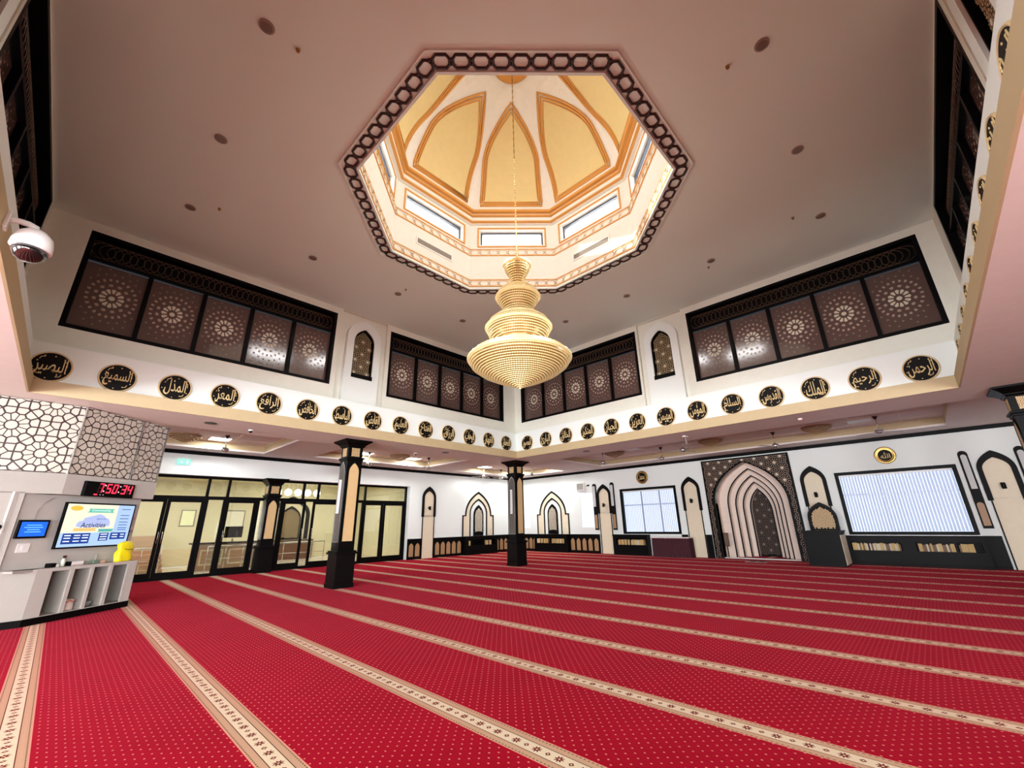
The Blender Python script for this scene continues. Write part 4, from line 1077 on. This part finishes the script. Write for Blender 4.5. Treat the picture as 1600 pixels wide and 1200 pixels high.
for q in range(5):
    r = .42-.085*q; z = -.07-.04*q; n = int(2*PI*r/.05)
    for i in range(n): cm_.ball((r*math.cos(2*PI*i/n), r*math.sin(2*PI*i/n), z), .022, 4)
cm_ = cm_.mesh('crystal_drops', CR2, smooth=True)
for x, y, s_ in [(2.28, 17.2, 'at the left behind the lattice screen'), (10.0, 16.6, 'above the doors right of the column'), (16.94, 9.77, 'above the smaller window'), (17.3, 5.65, 'in front of the mihrab'), (17.6, 2.18, 'left of the larger window')]:
    t = thing('flush_chandelier', 'round gilt crystal flush light on the gallery ceiling '+s_, 'ceiling light', (x, y, ZT), 0, 'flush crystal lights of the gallery'); add('gilt_plate', cp, t); add('crystal_drops', cm_, t)['kind'] = 'stuff'
sp2 = MB().lathe([(.13, 0), (.13, -.012), (.1, -.016)], 24).mesh('ceiling_speaker', DARKFAN)
for x, y, s_ in [(2.04, 12.18, 'right of the lattice screen'), (9.14, 12.11, 'right of the column left of centre'), (12.94, 8.62, 'right of the far corner column')]:
    tag(add('ceiling_speaker', sp2, None, (x, y, ZB)), 'small dark round speaker in the beam soffit '+s_, 'speaker', 'speakers in the beam soffit')
for x, y, s_ in [(2.98, 12.43, 'between the lattice screen and the first column'), (8.4, 12.9, 'beyond the column left of centre')]:
    t = thing('dome_camera', 'small black dome camera under the beam '+s_, 'camera', (x, y, ZB), 0, 'small dome cameras under the beam')
    MB().lathe([(.06, 0), (.06, -.025)], 16).build('base', PLASTW, t); MB().ball((0, 0, -.03), .048, 8).build('dome', DARKGL, t, smooth=True)
t = thing('smoke_detector', 'small white round detector on the soffit above the mihrab', 'detector', (12.95, 1.9, ZB)); MB().lathe([(.055, 0), (.055, -.02), (.04, -.035), (.02, -.04)], 16).build('body', PLASTW, t); MB().lathe([(.01, -.04), (.008, -.045)], 8).build('indicator', REDLED, t)
t = thing('projector_mount', 'white bracket arm under the beam left of the mihrab', 'bracket', (12.95, 4.95, ZB), 0)
MB().box(-.1, .1, -.05, .05, -.03, 0).build('plate', PLASTW, t); MB().tube([(0, 0, -.03), (.02, -.02, -.25)], .016, 6).build('arm', STEEL, t)

# large dome camera on the beige band at the left edge
t = thing('security_camera', 'large white dome security camera on a curved arm at the left edge', 'camera', (FX0, 5.3, 4.22), RC)
MB().box(-.055, .055, -.03, 0, -.07, .09).build('wall_plate', PLASTW, t, bevel=.008)
MB().tube([(0, -.02, .03), (0, -.08, .045), (0, -.14, .045), (0, -.185, .03), (0, -.20, -.02)], .026, 12).build('arm', PLASTW, t, smooth=True)
MB().lathe([(.03, .01), (.07, -.01), (.115, -.06), (.132, -.13), (.135, -.19), (.125, -.20)], 28, (0, -.20)).build('housing', PLASTW, t, smooth=True)
mb = MB(); mb.lathe([(.118, -.198), (.112, -.24), (.085, -.285), (.045, -.31), (.005, -.315)], 28, (0, -.20)); mb.build('dome_glass', DARKGL, t, smooth=True)

# ------------------------------------------------------------------ information niche wall at the left
KO = Vector((-.1, 12.12, 0)); K1, K2 = math.radians(38.8), math.radians(5.0); KL = 1.96
def kp(fr, x, y=0, z=0): c_, s_ = math.cos(fr), math.sin(fr); return (KO.x+c_*x-s_*y, KO.y+s_*x+c_*y, z)
ki = thing('information_wall', 'white built-in unit with open cubbies and recess, below the lattice screen at left', 'built-in unit', tuple(KO), 0)
cub = [(.26, .59), (.66, .98), (1.04, 1.36), (1.43, 1.76)]
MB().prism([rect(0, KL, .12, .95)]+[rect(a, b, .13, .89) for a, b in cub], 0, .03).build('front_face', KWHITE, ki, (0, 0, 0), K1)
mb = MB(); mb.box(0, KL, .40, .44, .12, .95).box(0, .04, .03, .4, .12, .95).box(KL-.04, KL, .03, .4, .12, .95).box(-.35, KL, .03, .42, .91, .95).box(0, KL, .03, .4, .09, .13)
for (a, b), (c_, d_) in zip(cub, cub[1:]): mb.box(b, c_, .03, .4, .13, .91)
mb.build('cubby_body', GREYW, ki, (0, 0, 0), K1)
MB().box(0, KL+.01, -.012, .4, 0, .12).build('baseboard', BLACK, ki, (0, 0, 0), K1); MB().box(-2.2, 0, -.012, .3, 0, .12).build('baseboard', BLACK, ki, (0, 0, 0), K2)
MB().box(-2.2, 0, 0, .3, .12, .95).build('side_face', GREYW, ki, (0, 0, 0), K2)  # greyer than the front: this side's shade is put into its paint
MB().box(-2.2, -.47, 0, .3, .95, 2.32).build('side_wall', GREYW, ki, (0, 0, 0), K2)  # same greyer paint, carrying the shade of the left side
MB().box(-.52, KL, .30, .36, .95, 2.32).build('recess_back', KWHITE, ki, (0, 0, 0), K1)
MB().prismz([[(0, 0), (KL, 0), (KL, .5), (-.3, .5)]], 2.30, 2.69).build('header', KWHITE, ki, (0, 0, 0), K1); MB().prismz([[(-2.2, 0), (0, 0), (-.12, .35), (-2.2, .35)]], 2.30, 2.69).build('header', GREYW, ki, (0, 0, 0), K2)  # left header piece greyer too, its shade put into the colour
# lattice screen above
ls = thing('lattice_screen', 'dark geometric star lattice screen with bright backing above the information wall', 'screen', (KO.x, KO.y, 2.695), 0)
WHT = mat('screen_tile', (196, 188, 174), .12, coat=.6)
def lat(x0, x1, fr, ox):
    o = MB().box(x0+.01, x1-.01, .03, .06, 0, 1.36).build('screen_panel', mat('screen_bronze', (48, 28, 24), .3) if 'screen_bronze' not in bpy.data.materials else bpy.data.materials['screen_bronze'], ls, (0, 0, 0), fr)
    g = MB(); girih(g, rect(x0+.02, x1-.02, .01, 1.355), .335, .022, .03, .82, (ox, .35), 0, 0, .9, clip=True); g.build('star_lattice', WHT, o)
lat(0, 1.28, K1, .35); lat(1.28, 1.94, K1, .35+.335*PC); lat(-1.9, 0, K2, -.45)
for x, fr in ((0, K1), (1.28, K1), (1.94, K1)): MB().box(x-.01, x+.01, .0, .06, 0, 1.36).build('chrome_strip', CHROME, ls, (0, 0, 0), fr)
# digital clock
ck = thing('digital_clock', 'black digital wall clock with red figures showing 7:50:34', 'clock', kp(K1, .86, -.0, 2.435), K1)
MB().box(-.52, .52, -.07, 0, -.15, .15).build('case', BLACK, ck, bevel=.006)
SEG = {'7': 'abc', '5': 'afgcd', '0': 'abcdef', '3': 'abgcd', '4': 'fgbc'}
def digit(ch, cx, cz, w_, h_, parent):
    mb = MB(); gh = MB(); t_ = .02
    def sg(n):
        hw, hh = w_/2, h_/2
        d = {'a': (-hw+t_*.4, hw-t_*.4, hh-t_, hh), 'd': (-hw+t_*.4, hw-t_*.4, -hh, -hh+t_), 'g': (-hw+t_*.4, hw-t_*.4, -t_/2, t_/2), 'f': (-hw, -hw+t_, .008, hh-t_*.3), 'b': (hw-t_, hw, .008, hh-t_*.3), 'e': (-hw, -hw+t_, -hh+t_*.3, -.008), 'c': (hw-t_, hw, -hh+t_*.3, -.008)}[n]
        return [(cx+x+z*.16, cz+z) for x, z in rect(*d)]
    for n in 'abcdefg':
        (mb if n in SEG[ch] else gh).prism([sg(n)], -.074, -.071)
    mb.build('lit_segment', REDLED, parent)
    if len(gh.bm.verts): gh.build('unlit_segment', mat('unlit_segment', (60, 4, 10), .5) if 'unlit_segment' not in bpy.data.materials else bpy.data.materials['unlit_segment'], parent)
for ch, cx in (('7', -.25), ('5', -.08), ('0', .055), ('3', .245), ('4', .375)): digit(ch, cx+.03, .025, .10, .19, ck)
mb = MB()
for cx in (-.175, .145):
    for z in (-.035, .085): mb.prism([circle(.012, 10, (cx+.03+z*.16, z))], -.074, -.071)
mb.build('colon_dot', mat('colon_dot', (240, 230, 225), .4, emis=(255, 235, 230), es=.6), ck)
mb = MB(); mb.prism([rect(-.33, -.26, -.12, -.10)], -.074, -.071)
mb.build('indicator_light', REDLED, ck); MB().prism([circle(.01, 8, (-.2, -.11))], -.074, -.071).prism([circle(.01, 8, (-.14, -.11))], -.074, -.071).build('indicator_dot', PLASTW, ck)
# television
tv = thing('television', 'large wall television showing a pastel activities poster with blue boxes', 'television', kp(K1, 1.02, .2, 1.725), K1)
MB().box(-.73, .73, -.03, .02, -.445, .445).build('casing', BLACK, tv, bevel=.004); MB().box(-.2, .2, .02, .1, -.2, .2).build('wall_mount', BLACK, tv)
def q(nm, rgb, x0, x1, z0, z1, d, es=.42): return MB().prism([rect(x0, x1, z0, z1)], -.032-d, -.0315-d+.0004).build(nm, emi(nm+'_colour', rgb, es) if nm+'_colour' not in bpy.data.materials else bpy.data.materials[nm+'_colour'], tv)
q('screen_page', (248, 240, 214), -.70, .70, -.415, .415, 0)
q('blue_column', (176, 204, 246), .33, .70, -.415, .415, .001); q('lower_page', (176, 206, 244), -.70, .70, -.415, -.15, .0014)
q('navy_box', (16, 62, 150), -.64, -.12, -.36, -.16, .002); q('navy_box', (16, 62, 150), .06, .26, -.32, -.16, .002); q('navy_box', (16, 62, 150), .30, .64, -.30, -.16, .002)
def ell(nm, rgb, pts, d): return MB().prism([pts], -.032-d, -.0316-d+.0005).build(nm, emi(nm+'_colour', rgb, .42), tv)
ell('orange_badge', (252, 196, 78), [(-.52+.12*math.cos(a*PI/12), .33+.05*math.sin(a*PI/12)) for a in range(24)], .002)
ell('teal_ribbon', (100, 196, 170), [(-.3, .25), (-.26, .29), (-.28, .33), (.26, .33), (.22, .29), (.26, .25)], .002)
cl_ = []
for cx, cz, r in ((-.38, .04, .07), (-.25, .09, .09), (-.08, .13, .10), (.08, .10, .09), (.17, .03, .06)):
    for a in range(9): cl_.append((cx+r*math.cos(PI-a*PI/8), cz+r*math.sin(PI-a*PI/8)))
cl_ = [(-.45, -.03)]+[p for p in cl_ if True][:0]+[(-.45, .02), (-.42, .07), (-.34, .09), (-.32, .14), (-.22, .17), (-.14, .19), (-.04, .22), (.06, .19), (.1, .15), (.18, .12), (.22, .06), (.22, -.02), (.1, -.04), (-.3, -.05)]
ell('lavender_cloud', (180, 192, 240), cl_, .003)
ell('orange_ribbon', (250, 196, 120), [(-.5, -.12), (-.46, -.09), (-.5, -.06), (-.02, -.06), (-.06, -.09), (-.02, -.12)], .003)
ell('teal_banner', (84, 178, 168), [(.0, -.14), (.03, -.11), (.0, -.08), (.34, -.08), (.31, -.11), (.34, -.14)], .004)
INK = emi('dark_text', (30, 36, 66), .4); INKB = emi('blue_text', (70, 100, 160), .45); INKW = emi('white_text', (236, 244, 255), .55)
lettering('Activities', INK, tv, -.11, -.0365, .0, .50, .10, bold=.008, name='poster_text', depth=.0005, tilt=.15)
lettering('Sports', INKB, tv, .02, -.0365, .12, .2, .05, name='poster_text', depth=.0005)
lettering('Community', INKW, tv, -.02, -.0355, .29, .40, .05, name='poster_text', depth=.0005)
for i, (x, z, s_) in enumerate([(-.55, -.2, 'Mon'), (-.38, -.2, 'Tue'), (-.21, -.2, 'Wed'), (-.55, -.31, '7:00'), (-.38, -.31, '7:30'), (-.21, -.31, '8:00'), (.16, -.2, 'Sat'), (.16, -.28, '10:00'), (.4, -.23, 'Sun'), (.55, -.23, 'Fri')]): pass
lb = MB()
for x0, x1, zs in ((-.61, -.49, (-.2, -.25, -.31)), (-.43, -.31, (-.2, -.25, -.31)), (-.27, -.15, (-.2, -.25, -.31)), (.09, .23, (-.19, -.24, -.29)), (.34, .46, (-.2, -.25)), (.52, .61, (-.2, -.25))):
    for z in zs: lb.prism([rect(x0, x1, z-.009, z+.009)], -.0348, -.0344)
lb.build('poster_lines', INKW, tv)
lb = MB()
for z in (.33, .2, .13, .06, 0, -.06, -.1): lb.prism([rect(.42, .62, z-.008, z+.008)], -.0345, -.0341)
lb.build('column_lines', INKB, tv)
# tablet, cable, switch plate, intercom
t = thing('tablet', 'small bright blue tablet screen mounted left of the television', 'tablet', kp(K1, -.10, .25, 1.66), K1)
MB().box(-.245, .245, -.02, .02, -.165, .165).build('casing', BLACK, t, bevel=.006); MB().box(-.21, .21, -.023, -.02, -.13, .13).build('screen', emi('blue_screen', (24, 110, 240), .42), t)
MB().box(-.03, .03, .02, .05, -.03, .03).build('mount', BLACK, t)
lb = MB()
for z, a in ((.07, .12), (.03, .15), (-.01, .1), (-.05, .13)): lb.prism([rect(-a, a, z-.007, z+.007)], -.025, -.0235)
lb.build('screen_lines', emi('light_blue_text', (110, 180, 255), .6), t)
mb = MB(); mb.tube([kp(K1, -.1, .28, 1.82), kp(K1, -.08, .285, 2.0), kp(K1, .0, .285, 2.15), kp(K1, .12, .285, 2.24)], .006, 5)
tag(mb.build('power_cable', GREYW), 'thin pale cable running up the recess wall from the blue tablet', 'cable')
t = thing('switch_plate', 'white square switch plate on the recess wall below the tablet', 'switch', kp(K1, -.12, .30, 1.33), K1); MB().box(-.1, .1, -.012, 0, -.08, .08).build('plate', PLASTW, t, bevel=.004); MB().box(-.03, .03, -.018, -.012, -.04, .04).build('rocker', PLASTW, t)
t = thing('intercom', 'beige intercom with a black round lens at the left edge', 'intercom', kp(K2, -.66, 0, 1.70), K2); MB().box(-.09, .09, -.03, 0, -.09, .09).build('casing', GREYW, t, bevel=.008); MB().lathey([(.045, -.03), (.045, -.045), (.03, -.05)], 18).build('lens', BLACK, t)
# wall sign
sg = thing('wall_sign', 'pale wall sign in faded lettering above the yellow bag', 'sign', kp(K1, 1.84, .30, 1.70), K1)
for z, s_, c_ in ((.17, 'Wash', (222, 150, 150)), (.04, 'Your', (222, 150, 150)), (-.11, 'Hand', (120, 116, 116)), (-.2, 'system', (150, 146, 146))):
    lettering(s_, mat('sign_'+s_, c_, .6), sg, 0, -.001, z, .19, .075 if z > -.15 else .03, bold=.01, name='sign_text', depth=.003)
# things on the counter
t = thing('black_box', 'small black box on the counter under the left of the television', 'box', kp(K1, .34, .18, .952), K1); MB().box(-.05, .05, -.06, .06, 0, .075).build('body', BLACK, t, bevel=.004); MB().box(.055, .11, -.05, .05, 0, .05).build('pale_end', PLASTW, t)
t = thing('spray_bottle', 'clear spray bottle standing on the counter beside the black box', 'bottle', kp(K1, .56, .2, .952), K1)
MB().lathe([(.032, 0), (.034, .01), (.034, .11), (.02, .14), (.013, .15)], 16).build('body', mat('pale_plastic', (206, 212, 196), .15), t, smooth=True); MB().box(-.015, .015, -.03, .015, .15, .2).box(-.008, .008, -.05, -.03, .18, .195).build('nozzle', MAROON, t)
t = thing('tissue_box', 'white tissue box with black end on the counter below the television', 'box', kp(K1, .76, .18, .952), K1); MB().box(-.1, .13, -.06, .06, 0, .075).build('body', PLASTW, t, bevel=.004); MB().box(-.115, -.1, -.06, .06, 0, .08).build('black_end', BLACK, t); MB().box(-.08, .12, -.061, -.0601, .012, .02).build('red_band', mat('red_band', (190, 60, 60), .5), t)
t = thing('dispenser', 'squat green dispenser on the counter near the middle', 'dispenser', kp(K1, 1.18, .2, .952), K1); MB().box(-.07, .07, -.05, .05, 0, .07).build('body', mat('grey_green_plastic', (112, 132, 116), .4), t, bevel=.01); MB().box(.08, .18, -.04, .04, 0, .05).build('pink_end', mat('pink_plastic', (214, 170, 150), .5), t); MB().lathe([(.02, .07), (.02, .17), (.012, .18)], 10).build('neck', GREYW, t)
def blob(c_, sx, sy, sz, seed, n=14):
    rnd = random.Random(seed); mb = MB(); R = []
    ph = [(rnd.uniform(0, 6), rnd.randint(2, 6), rnd.uniform(.02, .06)) for _ in range(7)]
    for j in range(n+1):
        v = j/n; rr = (1-.05*v) if v < .85 else (1-.05*v)*math.cos((v-.85)/.15*PI/2*.8); 
        ring_ = []
        for i in range(28):
            a = 2*PI*i/28; m = 1+sum(am*math.sin(f*a+p+v*5*(1+q_*.3)) for q_, (p, f, am) in enumerate(ph))
            ca, sa = math.cos(a), math.sin(a); e = 1/max(abs(ca), abs(sa))**.55
            ring_.append(mb.bm.verts.new((c_[0]+sx*rr*m*ca*e, c_[1]+sy*rr*m*sa*e, c_[2]+sz*v)))
        R.append(ring_)
    for a_, b_ in zip(R, R[1:]):
        for i in range(28): mb._f([a_[i], a_[(i+1) % 28], b_[(i+1) % 28], b_[i]])
    mb._f(R[0][::-1]); mb._f(R[-1]); return mb
t = thing('yellow_bag', 'bright yellow folded plastic bag standing at the right end of the counter', 'bag', kp(K1, 1.68, .10, .952), K1)
blob((0, 0, 0), .17, .07, .42, 3).build('bag_body', YELLOW, t, smooth=True)
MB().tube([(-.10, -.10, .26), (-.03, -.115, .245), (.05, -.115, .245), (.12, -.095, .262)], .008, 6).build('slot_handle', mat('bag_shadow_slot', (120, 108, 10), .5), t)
t = thing('crumpled_bag', 'crumpled pink and white plastic bag in the second cubby from the left', 'bag', kp(K1, .82, .2, .131), K1); blob((0, 0, 0), .12, .1, .2, 11).build('bag_body', mat('pale_bag', (226, 208, 196), .4), t, smooth=True)
MB().tube([(-.09, -.11, .14), (-.03, -.125, .18), (.03, -.12, .15), (.09, -.11, .17)], .012, 5).build('red_print', mat('pinkish_print', (190, 110, 96), .5), t)
t = thing('glass_bowl', 'glass bowl standing in the third cubby from the left', 'bowl', kp(K1, 1.2, .2, .131), K1); MB().lathe([(.05, 0), (.09, .02), (.11, .07), (.115, .10), (.105, .10), (.10, .07), (.08, .03), (.0, .02)], 20, cap=False).build('bowl', mat('pale_glass', (186, 190, 190), .05, trans=.5), t, smooth=True)
